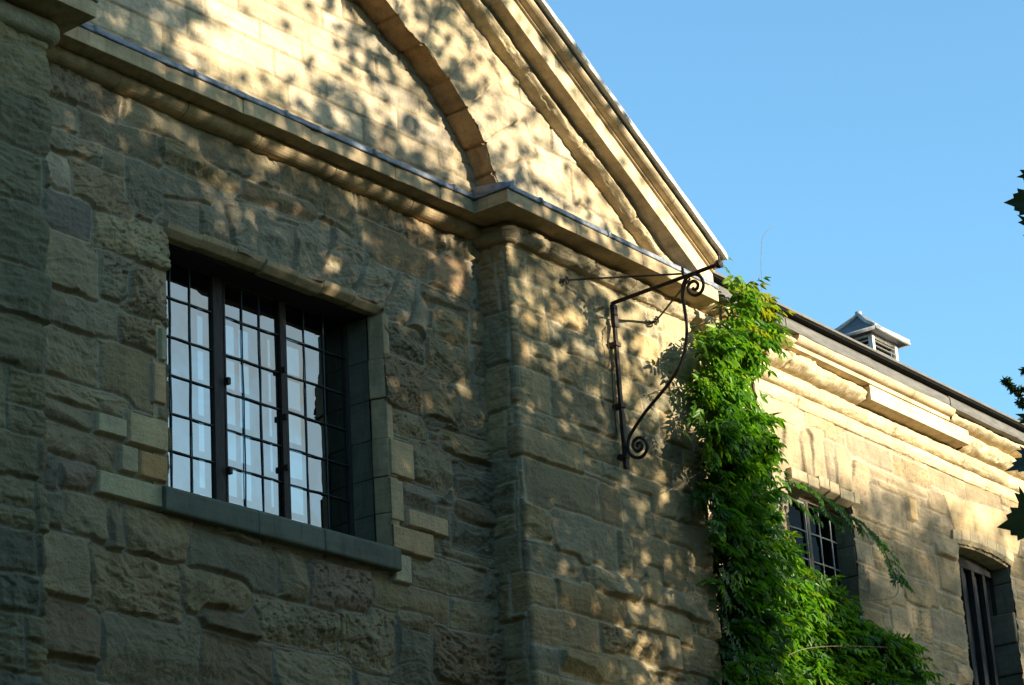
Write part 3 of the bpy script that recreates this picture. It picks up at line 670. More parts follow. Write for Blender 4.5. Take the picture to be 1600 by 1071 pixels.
# dressed edge of the flat arch: chamfer stones and soffit with shade painted in near black
ch = MB(); xs = [WX0 - .02] + [at(*cp('D', x, y), 0.05)[0] for x, y in ((250, 128), (400, 175), (545, 205), (690, 268), (812, 320), (960, 385))] + [WX1 + .02]
for a, b in zip(xs[:-1], xs[1:]):
    oz = random.uniform(-.012, .012); od = random.uniform(-.012, .006)
    ch.sweep([[FA.P(t, d + od, z + oz) for d, z in ((-.052, WZ1 + .03), (-.040, WZ1 - .012), (.015, WZ1 - .062), (.12, WZ1 - .058), (.12, WZ1 + .08))] for t in (a + .003, b - .003)])
ch.build('flat_arch', MC, hall, bevel=.008)
sf = MB(); sf.box(FA, WX0 - .1, WX1 + .1, .10, .325, WZ1 - .075, WZ1 - .060); sf.box(FA, WX0 - .1, WX1 + .1, .326, .46, ztop_() + .02, WZ1 - .061); sf.build('inner_lintel', MSHADE, hall)
# right reveal: dressed blocks then rough above; left reveal plain
rv = MB(); rz = [7.38, 7.70, 8.02, 8.36, 8.72, 9.08, WZ1 - .06]
for i, (a, b) in enumerate(zip(rz[:-1], rz[1:])):
    o = 0 if i < 2 else random.uniform(-.015, .02)
    rv.sweep([[FA.P(s, d, z) for s, d in ((WX1 + .10, -.012 if i > 2 else -.036), (WX1 + .005 - o, -.030), (WX1 - .045 - o, .10), (WX1 - .03, .12), (WX1 + .12, .12))] for z in (a + .002, b - .002)])
rv.build('reveal_stones', MC, hall, bevel=.008)
ri = MB()
for i, (a, b) in enumerate(zip(rz[:-1], rz[1:])):
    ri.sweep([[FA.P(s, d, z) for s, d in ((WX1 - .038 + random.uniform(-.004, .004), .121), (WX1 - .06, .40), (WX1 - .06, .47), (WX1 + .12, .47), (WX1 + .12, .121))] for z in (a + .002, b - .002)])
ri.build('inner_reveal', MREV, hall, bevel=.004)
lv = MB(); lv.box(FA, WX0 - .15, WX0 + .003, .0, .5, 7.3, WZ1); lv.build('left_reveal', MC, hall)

# ================================================================== WROUGHT-IRON BRACKET
BD = -.07
S0 = at(958, 480, BD, FB)[0]
br = thing('iron_bracket', 'rusty wrought iron sign bracket with scrolls fixed to the pilaster', 'bracket', tuple(FB.P(S0, 0, at(978, 733, BD, FB)[1])))
def bp(x, y): d, z = atS(*( x, y), S0); return FB.P(S0, d, z)
def b2(x, y): return bp(860 + x / 2.819, 380 + y / 2.819)
def smoothpts(p, k=5):
    p = [np.array(q) for q in p]; out = []
    for i in range(len(p) - 1):
        a, b, c, d = p[max(i - 1, 0)], p[i], p[i + 1], p[min(i + 2, len(p) - 1)]
        for t in np.linspace(0, 1, k, endpoint=False):
            out.append(.5 * (2 * b + (c - a) * t + (2 * a - 5 * b + 4 * c - d) * t * t + (3 * b - a - 3 * c + d) * t ** 3))
    return out + [p[-1]]
zt_, zb_ = at(957, 474, BD, FB)[1], at(978, 733, BD, FB)[1]
po = MB(); po.box(FB, S0 - .022, S0 + .022, BD - .016, BD + .016, zb_, zt_ + .01)
po.box(FB, S0 - .028, S0 + .028, BD - .026, BD - .016, zb_, zb_ + .55); po.box(FB, S0 - .03, S0 + .03, BD - .03, BD + .02, zt_ - .25, zt_ - .02)
pst_ = po.build('post', MIRON, br, bevel=.005)
for z in (zt_ - .42, zb_ + .12, zb_ + .62): cl = MB(); cl.box(FB, S0 - .04, S0 + .04, BD - .032, .03, z - .022, z + .022); cl.build('clamp', MIRON, pst_, bevel=.004)
ar = MB(); e0, e1 = bp(957, 474), bp(1120, 414); ar.tube([e0 + (e1 - e0) * t for t in (0, .3, .6, 1)], .024, 4)
arm = ar.build('arm', MIRON, br, bevel=.003)
kn = MB(); dr = (e1 - e0) / np.linalg.norm(e1 - e0); kn.tube([e1 - dr * .02, e1 + dr * .01, e1 + dr * .045, e1 + dr * .055], [.022, .042, .042, .026], 8); kn.tube([e1 + dr * .03, e1 + dr * .03 + np.array([0, 0, .11])], .011, 5); kn.tube([e1 + dr * .03 + np.array([0, 0, .085]), e1 + dr * .03 + np.array([0, 0, .105])], .02, 6)
kn.build('knob', MIRON, arm)
sc = [(343, 878), (350, 850), (380, 800), (420, 742), (470, 682), (520, 620), (560, 558), (585, 500), (598, 430), (600, 360), (591, 290), (581, 232), (583, 190), (596, 160), (616, 143), (642, 138), (665, 155), (674, 185), (665, 214), (640, 230), (615, 222), (606, 200), (614, 177), (634, 168), (649, 180), (647, 198), (635, 206), (627, 198)]
ls = [(343, 878), (343, 910), (355, 934), (381, 946), (406, 939), (424, 914), (424, 885), (406, 861), (385, 858), (367, 875), (364, 899), (378, 916), (395, 913), (404, 895), (395, 880), (383, 885), (384, 896)]
s1 = MB(); s1.tube(smoothpts([b2(*p) for p in sc]), .0165, 6); s1.tube(smoothpts([b2(*p) for p in ((605, 165), (592, 185), (585, 215), (584, 240))]), .014, 6); s1.build('scroll', MIRON, br, smooth=True)
s2 = MB(); s2.tube(smoothpts([b2(*p) for p in ls]), .0165, 6); s2.build('foot_scroll', MIRON, br, smooth=True)
def wallB(x, y, d=0.): q = at(x, y, d, FB); return FB.P(q[0], d, q[1])
q0 = bp(1067, 428)
st1 = MB(); a = wallB(886, 438, -.07); st1.tube([a + (q0 - a) * t for t in np.linspace(0, 1, 6)], .0105, 5)
for c_, r_ in ((a, .035), (q0 + np.array([0, 0, .02]), .045)): st1.tube([c_ + r_ * np.array([math.cos(t) * .7, math.cos(t) * .3, math.sin(t)]) for t in np.linspace(0, 6.283, 13)], .010, 5)
st1.tube([wallB(881, 438, .03), wallB(884, 438, -.08)], .018, 6); st1.build('stay_rod', MIRON, br)
st2 = MB(); a = wallB(1024, 503, -.07); q1 = bp(1078, 436); st2.tube([a + (q1 - a) * t for t in np.linspace(0, 1, 5)], .0105, 5)
for k in range(2): c_ = a + (q1 - a) * .05 * k; st2.tube([c_ + .03 * np.array([math.cos(t), .2 * math.cos(t), math.sin(t)]) for t in np.linspace(0, 6.283, 11)], .009, 5)
st2.tube([wallB(1019, 504, .03), wallB(1022, 503, -.07)], .016, 6); st2.build('stay_rod', MIRON, br)
wi = MB(); wi.tube([wallB(x, y, -.045) for x, y in ((962, 500), (985, 501), (1005, 503), (1020, 504))], .007, 4); wi.build('wire', MIRON, br)
cb = MB(); cb.tube(smoothpts([wallB(x, y, -.05) for x, y in ((952, 508), (949, 522), (951, 545), (956, 570), (957, 600), (960, 640), (964, 680))]), .006, 5); cb.build('post_shadow_line', MIRON, br)  # dark tube standing in for the post's curved shadow on the wall

# ================================================================== THE WING
wing = thing('stone_wing', 'sunlit lower sandstone wing with lead gutter, half hidden by wisteria', 'building', tuple(FB.P(8, DW, 0)))
W2 = dict(s0=at(1229, 780, DW, FB)[0], s1=at(1336, 860, DW, FB)[0], z0=at(1322, 960, DW, FB)[1] - .55, z1=at(1336, 788, DW, FB)[1])
L0, L1 = at(1500, 905, DW, FB)[0] - .02, at(1586, 960, DW, FB)[0]; LZ1 = at(1492, 850, DW, FB)[1]; LZ0 = 6.9
wst = fill_courses(PS1 - .5, 16, 5.5, 11.5, (.22, .34), (.4, 1.0), 61)
NWF = len(wst)
wst += tr('W', [(505, 140, 655, 268, 'p'), (360, 0, 538, 122, 'f'), (325, 60, 500, 190, 'f'), (655, 195, 800, 300, 'f'), (800, 250, 940, 362, 'f'), (415, 190, 650, 300, 'f'), (600, 350, 750, 462, 'r'), (650, 280, 725, 372, 'f', dict(H=.03)),
    (553, 303, 598, 414, 's', dict(H=.06, c=(.46, .36, .2))), (680, 465, 768, 585, 'r', dict(H=.075)), (385, 255, 550, 420, 'r'), (690, 545, 790, 700, 'f', dict(H=.03)), (520, 500, 690, 650), (540, 640, 690, 760, 'f'), (665, 760, 800, 905, 'f'), (590, 765, 665, 900, 'p'),
    (500, 720, 590, 880, 'f'), (520, 870, 700, 1010, 'f'), (770, 990, 826, 1070, 'r', dict(H=.08)), (410, 620, 560, 760, 'f')], fr=FB, d=DW)
wst += trp('W', [[(160, 40), (215, 50), (250, 250), (180, 235)], [(70, 30), (120, 40), (140, 215), (60, 190)], [(120, 50), (165, 50), (182, 235), (140, 215)], [(218, 80), (262, 95), (270, 270), (245, 255)], [(275, 100), (335, 130), (333, 270), (272, 255)], [(340, 165), (410, 190), (400, 305), (338, 275)]], fr=FB, d=DW, sty='f', H=.045, ramp=1.0)
wst += trp('W', [[(705, 290), (1040, 385), (1010, 545), (755, 450)]], fr=FB, d=DW, sty='s', H=.03, c=(.42, .345, .22))
sv = lin(PS1 - .1, 15.5, .0115, (W2['s0'], W2['s1'], L0, L1)); zv = lin(6.6, 11.3, .0105, (W2['z0'], W2['z1'], LZ1))
h, C = relief(sv, zv, wst, 67, H=(.004, .028), warp=.012, pal=PALW * np.array((.68, .65, .60)), rough=.6, mortar=(.34, .285, .2), jw=.006, grow=NWF, grow_n=5)
S_, Z_ = np.meshgrid(sv, zv)
zv2 = np.concatenate([[0], zv]); h2 = np.concatenate([h[:1] * 0, h]); C2 = np.concatenate([C[:1], C])
def whole(s, z):
    a = (s > W2['s0']) & (s < W2['s1'] + .03 * fbm(z * 4, z * 0 + 3, 4, 2)) & (z > W2['z0']) & (z < W2['z1'])
    jl_ = .05 * fbm(z * 3.2, z * 0, 7, 3); m_ = (L0 + L1) / 2; ap_ = LZ1 + .06 * (1 - ((s - m_) / ((L1 - L0) / 2)) ** 2)
    b = (s > L0 + jl_) & (s < L1 + .05 * fbm(z * 3, z * 0 + 9, 8, 3)) & (z > LZ0) & (z < ap_)
    return a | b
wall_sheet('wall', flatpos(FB, DW), sv, zv2, h2, C2, whole, MSL, wing)
# jamb linings
jb = MB()
for k, z in enumerate(np.arange(W2['z0'], W2['z1'] - .05, .36)):
    o = random.uniform(-.015, .015); jb.box(FB, W2['s1'] + .004 + o * .3, W2['s1'] + .22, DW + .006, DW + .40 + .001 * (k % 2), z + .002, min(z + .358, W2['z1'] + .15))
jb.box(FB, W2['s0'] - .2, W2['s0'] - .004, DW + .006, DW + .4, W2['z0'], W2['z1'] + .1); jb.box(FB, W2['s0'] - .002, W2['s1'] + .002, DW + .006, DW + .4, W2['z1'] + .0, W2['z1'] + .15)
jb.build('window_jamb', MSILL, wing, bevel=.012)
for sd__ in (0, 1):
    kb = MB()
    for k, z in enumerate(np.arange(LZ0, LZ1 + .02, .40)):
        if sd__: kb.box(FB, L1 + .004 + random.uniform(-.03, .03), L1 + .25, DW + .008, DW + .42 + .001 * (k % 2), z + .001, z + .399)
        else: kb.box(FB, L0 - .25, L0 - .03, DW + .008, DW + .42 + .001 * (k % 2), z + .001, z + .399)
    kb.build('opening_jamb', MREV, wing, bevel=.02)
# dressed voussoirs with chamfered soffit, window and louvre opening
vs = MB(); px = [(1228, 738), (1253, 742), (1271, 750), (1288, 760), (1304, 768), (1326, 775), (1336, 786)]
ss = [at(x, y, DW, FB)[0] for x, y in px]
for a, b in zip(ss[:-1], ss[1:]):
    oz = random.uniform(-.03, .02)
    vs.sweep([[FB.P(t, DW + d, W2['z1'] + z + oz) for d, z in ((-.075, .12), (-.075, -.0), (.02, -.045), (.30, -.04), (.30, .12))] for t in (a + .006, b - .006)])
vs.build('flat_arch', MCN, wing, bevel=.010)
lv_ = MB(); m_ = (L0 + L1) / 2; hw = (L1 - L0) / 2 + .10
k_ = np.linspace(-1, 1, 8)
for a, b in zip(k_[:-1], k_[1:]):
    rows = []
    for t in (a + .004, b - .004):
        z = LZ1 + .07 * (1 - t * t); s_ = m_ + t * hw
        rows.append([FB.P(s_, DW + d, z + q_) for d, q_ in ((-.045, .16), (-.040, .045), (.03, -.035), (.45, -.03), (.45, .16))])
    lv_.sweep(rows)
lv_.build('segmental_arch', MCN, wing, bevel=.003)
# dark room behind, louvred shutter
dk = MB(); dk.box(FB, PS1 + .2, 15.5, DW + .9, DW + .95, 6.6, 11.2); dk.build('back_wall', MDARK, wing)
lf = MB(); a0, a1 = L0 - .1, L1 + .02; zz = LZ1 - .03
lf.box(FB, a0, a1, DW + .25, DW + .31, zz - .10, zz + .20)
for i in range(6): x = a0 + (a1 - a0) * (i + .3) / 5.3; lf.box(FB, x, x + .075, DW + .255, DW + .315 + .001, 6.9, zz - .101)
lfo = lf.build('slatted_shutter', MSHADE, wing, bevel=.004)
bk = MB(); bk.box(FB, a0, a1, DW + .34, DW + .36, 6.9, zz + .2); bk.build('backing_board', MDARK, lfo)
# window 2
GD = DW + .24
x1, x2, x3 = at(1256, 790, GD, FB)[0], at(1315, 850, GD, FB)[0], W2['s0'] - .05
zr = [at(1290, y, GD, FB)[1] for y in (1010, 958, 907, 864, 819, 790)]
tp = at(1262, 789, GD, FB)[1]
zr = [tp - .02 - i * .335 for i in range(7)]
w2m = MB(); w2m.box(FB, x1 - .03, x1 + .03, GD - .04, GD + .05, zr[-1], tp + .10); w2m.box(FB, x2, x2 + .10, GD - .06, GD + .05, zr[-1], tp + .10); w2m.box(FB, x3 - .05, x3 + .03, GD - .04, GD + .05, zr[-1], tp + .1)
w2m.box(FB, x3 + .031, x1 - .031, GD - .041, GD + .05, tp, tp + .101); w2m.box(FB, x1 + .031, x2 - .001, GD - .041, GD + .05, tp, tp + .101)
w2o = w2m.build('window', MWOODP, wing, bevel=.005)
g2 = MB(); g2.add([FB.P(x3, GD, zr[-1]), FB.P(x2, GD, zr[-1]), FB.P(x2, GD, tp), FB.P(x3, GD, tp)], [(0, 1, 2, 3)]); g2.build('glass', MGLASSD, w2o)
l2 = MB()
for a, b, k in ((x3, x1 - .03, 2), (x1 + .03, x2, 3)):
    for i in range(1, k): x = a + (b - a) * i / k; l2.tube([FB.P(x + random.uniform(-.004, .004), GD - .012, z) for z in np.linspace(zr[-1], tp, 8)], .010, 5)
    for z in zr[1:-1]: l2.tube([FB.P(x, GD - .014, z + random.uniform(-.004, .004)) for x in np.linspace(a, b, 6)], .010, 5)
l2.box(FB, x3 + .03, x1 - .03, GD - .03, GD - .005, tp - .03, tp - .002); l2.box(FB, x1 - .05, x1 - .031, GD - .03, GD - .005, zr[-1], tp - .002)
l2.build('leading', MCAMEP, w2o)
# ---- cornice of the wing, measured up the picture at x = 1380
def wz(y, d): return at(1380, y, DW + d, FB)[1]
zs_ = wz(633, -.28)                          # soffit of the corona
z_ct = wz(611, -.28); z_f0 = wz(608, -.30); z_r0 = wz(603, -.31); z_r1 = wz(586, -.38); z_l0 = wz(584.5, -.40); z_l1 = wz(567, -.40); z_g = wz(558, -.50)
wpos = flatpos(FB, DW)
rough_roll('bed_mould', wpos, PS1, 15.5, zs_ - .20, zs_ + .004, .12, 71, MSL, wing, [4.6, 5.7, 6.8, 7.8, 8.9, 9.6, 10.5, 11.4, 12.6, 13.8], .014, tint=(.47, .38, .225))
rough_roll('lower_bed_mould', wpos, PS1, 15.5, zs_ - .36, zs_ - .185, .05, 72, MSL, wing, [4.2, 5.3, 6.4, 7.4, 8.5, 9.9, 10.9, 12.1, 13.2], .010, tint=(.45, .36, .215))
# weathered corona stones left and right of a renewed length
cA, cB = at(1361, 620, DW - .28, FB)[0], at(1515.5, 694, DW - .28, FB)[0]
def corona_pos(s, z, h): return flatpos(FB, DW)(s, z, h)
rough_roll('weathered_corona', corona_pos, PS1, cA - .01, zs_ - .03, z_ct + .02, .27, 73, MSL, wing, [5.3, 6.05, 6.95, 7.55, 8.2], .032, n=22, tint=(.48, .39, .235))
rough_roll('weathered_corona', corona_pos, cB + .01, 15.5, zs_ - .03, z_ct + .02, .25, 74, MSL, wing, [12.4, 13.1, 13.9, 14.7], .032, n=22, tint=(.45, .365, .22))
cr = MB(); cr.box(FB, cA, cB, DW - .28, DW + .1, zs_, z_ct); cr.build('renewed_corona', MCN, wing, bevel=.006)
blk = MB(); blk.box(FB, PS1, cA - .011, DW - .12, DW + .1, zs_ + .01, z_ct - .004); blk.box(FB, cB + .011, 15.5, DW - .12, DW + .1, zs_ + .01, z_ct - .004); blk.build('corona_core', MC, wing)
rl = MB(); rprof = [(.1, z_ct + .003), (-.30, z_ct + .003), (-.31, z_r0 - .004), (-.315, z_r0)] + [(-.325 - .085 * math.sin(R_(a)), z_r0 + (z_r1 - z_r0) * (1 - math.cos(R_(a))) * .98 + .002) for a in np.linspace(5, 90, 7)] + [(-.40, z_r1), (.1, z_r1)]
jr = [at(1242, 525, DW - .35, FB)[0], at(1300, 565, DW - .35, FB)[0], at(1360, 590, DW - .35, FB)[0], at(1425, 620, DW - .35, FB)[0], at(1488, 646, DW - .35, FB)[0]]
e = [PS1] + jr[:1]
for a, b in zip(jr[:-1], jr[1:]): rl.sweep([[FB.P(t, DW + d, z) for d, z in rprof] for t in np.linspace(a + .002, b - .002, 3)])
rl.build('roll_cornice', MCN, wing, bevel=.003)
rough_roll('weathered_roll', wpos, PS1, jr[0] - .004, z_ct - .01, z_r1, .36, 75, MSL, wing, [5.2, 6.0], .02, n=18, tint=(.48, .39, .24))
rough_roll('weathered_roll', wpos, jr[-1] + .004, 15.5, z_ct - .01, z_r1, .36, 76, MSL, wing, [12.55, 13.3, 14.1], .022, n=18, tint=(.46, .375, .23))
# lead gutter: sagging lapped sheets, roof edge over a dark gap
gt = MB(); gj = [at(x, y, DW - .40, FB)[0] for x, y in ((1225, 500), (1361, 572), (1483, 632), (1588, 683))]; ge = [PS1] + gj + [15.5]
for i, (a, b) in enumerate(zip(ge[:-1], ge[1:])):
    rows = []
    for t in np.linspace(a, b + .03, 10):
        sag = .012 * math.sin((t - a) / (b - a) * 3.14) + random.uniform(-.005, .005); o = .008 * (i % 2) + random.uniform(-.002, .002)
        rows.append([FB.P(t, DW + d - o, z) for d, z in ((-.30, z_l0 - .0 - sag), (-.41, z_l0 - .006 - sag), (-.418, z_l0 + .02), (-.415, z_l0 + (z_l1 - z_l0) * .62), (-.40, z_l0 + (z_l1 - z_l0) * .68), (-.385, z_l1 - .02), (-.36, z_l1 - .01), (-.1, z_l1 - .01))])
    gt.sweep(rows)
gt.build('lead_gutter', MLEADB, wing)
re = MB()
for a, b in ((PS1, 6.9), (6.903, 9.38), (9.383, 12.3), (12.303, 15.5)):
    re.sweep([[FB.P(t, DW + d, z + random.uniform(-.002, .002)) for d, z in ((-.06, z_l1 + .05), (-.47, z_g + .010), (-.50, z_g + .016), (-.50, z_g + .045), (-.46, z_g + .06), (.5, z_g + .24), (.5, z_g + .1))] for t in np.linspace(a, b, 5)])
re.build('roof_edge', MLEADB, wing, bevel=.006)
rs = MB(); rs.sweep([[FB.P(t, DW + d, z) for d, z in ((-.05, z_l1 + .045), (-.465, z_g + .004), (-.465, z_g + .0145), (-.05, z_l1 + .055))] for t in (PS1, 15.5)]); rs.build('soffit_shade_strip', MSHADE, wing)  # near-black strip, the shadow under the roof edge painted in
rf = MB(); rf.sweep([[FB.P(t, DW + d, z) for d, z in ((.4, z_g + .22), (4.5, z_g + .55), (4.5, z_g + .4), (.4, z_g + .08))] for t in (PS1, 15.5)])
roof = rf.build('roof', MSLATE, wing)
bb = MB(); bb.box(FB, PS1, 15.5, DW - .05, DW + .3, z_ct, z_l1 + .2); bb.build('parapet_core', MSLATE, wing)
# ---- louvred roof vents
def vent(px, py, dv, scale=1.):
    a = at(px, py, dv, FB); zc = a[1]; s0 = a[0]; w = .86 * scale       # near (front left) eave corner
    body = MB(); i_ = .13 * w; zb = zc - .75; zt2 = zc - .035
    x0, x1_, y0, y1 = s0 + i_, s0 + w - i_, dv + i_, dv + w - i_
    for (p, q) in ((x0, y0), (x1_ - .07, y0), (x0, y1 - .07), (x1_ - .07, y1 - .07)): body.box(FB, p, p + .07, q, q + .07, zb, zt2)
    body.box(FB, x0 + .01, x1_ - .01, y0 + .01, y1 - .01, zb, zc - .44); body.box(FB, x0 + .071, x1_ - .071, y0 + .004, y0 + .06, zt2 - .035, zt2); body.box(FB, x0 + .004, x0 + .06, y0 + .071, y1 - .071, zt2 - .035, zt2)
    bo = body.build('roof_vent', MLEADP, wing, bevel=.006)
    vc = MB(); vc.box(FB, x0 + .075, x1_ - .075, y0 + .075, y1 - .075, zb + .01, zt2 - .005); vc.build('vent_dark_core', MSHADE, bo)  # near-black box added to darken the gaps behind the louvres
    lo_ = MB()
    for k in range(6):
        z = zt2 - .075 - k * .07
        lo_.sweep([[FB.P(t, d, zq) for d, zq in ((y0 + .0, z - .030), (y0 - .012, z - .026), (y0 + .05, z + .018), (y0 + .06, z + .012))] for t in (x0 + .072, x1_ - .072)])
        lo_.sweep([[FB.P(d - y0 + x0, t, zq) for d, zq in ((y0 + .0, z - .030), (y0 - .012, z - .026), (y0 + .05, z + .018), (y0 + .06, z + .012))] for t in (y0 + .072, y1 - .072)])
    lo_.build('louvre', MLEADP, bo)
    cp_ = MB(); ap = FB.P(s0 + w / 2, dv + w / 2, zc + .37 * scale); c4 = [FB.P(s0, dv, zc), FB.P(s0 + w, dv, zc), FB.P(s0 + w, dv + w, zc), FB.P(s0, dv + w, zc)]
    l4 = [c - np.array([0, 0, .035]) for c in c4]; m4 = [ap + (c - ap) * .45 - np.array([0, 0, .03]) for c in c4]
    for k in range(4): n_ = (k + 1) % 4; cp_.add([c4[k], c4[n_], m4[n_], m4[k], l4[k], l4[n_], ap], [(0, 1, 2, 3), (3, 2, 6), (4, 5, 1, 0)])
    cp_.add(l4, [(0, 1, 2, 3)]); co = cp_.build('cap', MVENT, bo)
    hp = MB()
    for k in range(4): hp.tube([ap + np.array([0, 0, .01]), m4[k] + np.array([0, 0, .012]), c4[k] + np.array([0, 0, .01])], .03 * scale, 7)
    for k in range(4): hp.tube([c4[k] - np.array([0, 0, .02]), c4[(k + 1) % 4] - np.array([0, 0, .02])], .022 * scale, 7)
    hp.tube([ap - np.array([0, 0, .03]), ap + np.array([0, 0, .05])], .05, 8); hp.build('hip_roll', MHIP, bo, smooth=True)
vent(1367, 509, DW + 1.6, 1.14)
vent(1652, 654, DW + 2.2, 1.25)

# ================================================================== WISTERIA
class Leaves:
    def __init__(s): s.V = []; s.Q = []; s.C = []; s.n = 0
    def leaflet(s, b, d, nrm, L, W, c, fold=.25):
        d = d / (np.linalg.norm(d) + 1e-9); sd_ = np.cross(d, nrm); sd_ /= np.linalg.norm(sd_) + 1e-9; u = np.cross(sd_, d)
        t = b + d * L - u * L * .18
        pts = [b, b + d * L * .28 + sd_ * W * .5 + u * W * fold, b + d * L * .68 + sd_ * W * .36 + u * W * fold * .5 - u * L * .06, t, b + d * L * .68 - sd_ * W * .36 + u * W * fold * .5 - u * L * .06, b + d * L * .28 - sd_ * W * .5 + u * W * fold]
        s.V += pts; k = s.n; s.Q += [(k, k + 1, k + 2, k + 3), (k, k + 3, k + 4, k + 5)]; s.C += [c] * 6; s.n += 6
    def frond(s, b, d, nrm, L, npair, lw, c):
        d = d / np.linalg.norm(d); p = np.array(b, float); st = L / npair; g_ = np.array([0, 0, -1.])
        sd_ = np.cross(d, nrm); sd_ /= np.linalg.norm(sd_) + 1e-9
        for i in range(npair):
            p = p + d * st; d = d + g_ * .09; d /= np.linalg.norm(d)
            sd_ = np.cross(d, nrm); sd_ /= np.linalg.norm(sd_) + 1e-9; u = np.cross(sd_, d)
            l_ = lw * (1 - .35 * abs(i / npair - .45)) * random.uniform(.85, 1.15)
            cc = np.array(c) * random.uniform(.85, 1.15)
            for sg in (1, -1):
                dd_ = d * .55 + sg * sd_ * .85 + g_ * .22 + np.array([random.uniform(-.15, .15) for _ in range(3)])
                s.leaflet(p, dd_, u + .3 * np.array([random.gauss(0, 1) for _ in range(3)]), l_, l_ * .40, cc)
        s.leaflet(p, d, u, lw, lw * .4, c)
    def build(s, name, mat, parent): return mesh_np(name, np.array(s.V), np.array(s.Q), None, mat, parent, True, np.array(s.C))
wis = thing('wisteria', 'green wisteria climbing the corner between the pilaster and the sunlit wing', 'climbing plant', tuple(FB.P(4.0, .2, 0)))
OUT = np.array([(1136, 410), (1148, 415), (1170, 440), (1197, 468), (1210, 490), (1222, 520), (1203, 545), (1182, 570), (1172, 600), (1182, 628), (1204, 665), (1198, 705), (1196, 745), (1206, 790), (1214, 840), (1262, 890), (1318, 935), (1345, 975), (1405, 1000), (1470, 1071), (1480, 1130), (1120, 1130), (1112, 1040), (1108, 960), (1112, 880), (1100, 810), (1088, 770), (1092, 700), (1078, 650), (1082, 600), (1082, 540), (1100, 505), (1130, 478), (1140, 446)], float)
def inpoly(x, y, P):
    c = False; j = len(P) - 1
    for i in range(len(P)):
        if (P[i][1] > y) != (P[j][1] > y) and x < (P[j][0] - P[i][0]) * (y - P[i][1]) / (P[j][1] - P[i][1]) + P[i][0]: c = not c
        j = i
    return c
lv0 = Leaves(); rnd = random.Random(5)
def ivy_depth(x, y):                          # nearest and farthest depth of growth behind a pixel
    t = min(1, max(0, (x - 1110) / 170)); lo = -.42 + 1.05 * t; hi = .25 + .75 * t
    return lo, hi
cnt = 0
CL = []
while len(CL) < 150:
    x, y = rnd.uniform(1070, 1485), rnd.uniform(400, 1130)
    if inpoly(x, y, OUT): CL.append((x, y, rnd.uniform(14, 34), rnd.random()))
while cnt < 2700:
    cx0, cy0, cr0_, cdp = CL[rnd.randrange(len(CL))]
    x, y = rnd.gauss(cx0, cr0_ * .62), rnd.gauss(cy0 - 4, cr0_ * .55)
    if not (inpoly(x + 16, y + 8, OUT) and inpoly(x - 7, y, OUT)) and rnd.random() < .93: continue
    if not inpoly(x, y, OUT): continue
    # sparse, dark pocket close to the pilaster low down
    if y > 760 and x < 1135 and rnd.random() < .35: continue
    if 590 < y < 640 and x > 1150 and rnd.random() < .75: continue
    lo, hi = ivy_depth(x, y); d = lo + (hi - lo) * min(1, max(0, cdp ** 1.3 + rnd.gauss(0, .12)))
    q = at(x, y, d, FB); p = FB.P(q[0], d, q[1])
    an = rnd.uniform(0, 6.28); dirv = np.array([math.cos(an) * .8, -.55 + .6 * math.sin(an), rnd.uniform(-.55, .35)])
    if rnd.random() < .6: dirv[0] = dirv[0] * .5 + .5
    nrm = np.array([.35 + rnd.gauss(0, .35), -.75 + rnd.gauss(0, .35), .75 + rnd.gauss(0, .3)])
    yl = max(0, min(1, 1 - (y - 410) / 110)) if x > 1100 else 0  # sunlit look put into colour: upper fronds tinted brighter yellow-green
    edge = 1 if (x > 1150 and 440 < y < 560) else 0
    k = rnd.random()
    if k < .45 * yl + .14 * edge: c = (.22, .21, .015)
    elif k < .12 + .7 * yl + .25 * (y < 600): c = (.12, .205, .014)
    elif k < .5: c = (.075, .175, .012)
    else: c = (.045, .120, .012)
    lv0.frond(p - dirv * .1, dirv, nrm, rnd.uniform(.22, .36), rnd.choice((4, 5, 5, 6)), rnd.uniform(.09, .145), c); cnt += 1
def sprig(pts, depth, n, lw=.075, c=(.04, .11, .012), L=.22):
    P = smoothpts([FB.P(*(lambda q, d=depth: (q[0], d, q[1]))(at(x, y, depth, FB))) for x, y in pts], 6)
    for i in range(n):
        p = P[int((i + .6) / n * (len(P) - 1))]; t = P[min(len(P) - 1, int((i + .6) / n * (len(P) - 1)) + 1)] - p
        sg = 1 if i % 2 else -1
        dv = np.array([.5 * sg + rnd.gauss(0, .2), -.4, -.35 + rnd.gauss(0, .25)]) + t * 6
        lv0.frond(p, dv, np.array([.2, -.8, .6]), L * rnd.uniform(.8, 1.2), 5, lw, np.array(c) * rnd.uniform(.8, 1.3))
    return P
class TW:
    def tube(s, P, r, n=5):
        m_ = MB(); m_.tube(P, r, n); m_.build('twig', MBARK, wis)
    def build(s, *a): pass
tw = TW()
P = sprig([(1220, 750), (1260, 758), (1300, 790), (1345, 818), (1375, 850), (1395, 890), (1405, 905)], DW - .32, 34, .10); tw.tube(P, .006, 5)
P = sprig([(1225, 770), (1255, 790), (1290, 800), (1318, 812)], DW - .25, 14, .10); tw.tube(P, .006, 5)
P = sprig([(1130, 880), (1132, 930), (1138, 980), (1150, 1020), (1165, 1050)], -.3, 11, .07, (.035, .09, .012)); tw.tube(P, .005, 5)
P = sprig([(1090, 610), (1060, 605), (1025, 612), (1010, 622)], -.15, 3, .05, (.10, .12, .02), .15); tw.tube(P, .0045, 5)
P = sprig([(1100, 640), (1070, 650), (1050, 660)], -.25, 4, .07, (.09, .11, .02), .2); tw.tube(P, .0045, 5)
P = sprig([(1330, 980), (1380, 1000), (1420, 1020), (1450, 1030)], DW - .4, 6, .07, (.15, .16, .02), .16); tw.tube(P, .005, 5)
P = sprig([(1130, 420), (1124, 395), (1121, 380)], .35, 3, .06, (.05, .12, .015), .14); tw.tube(P, .004, 5)
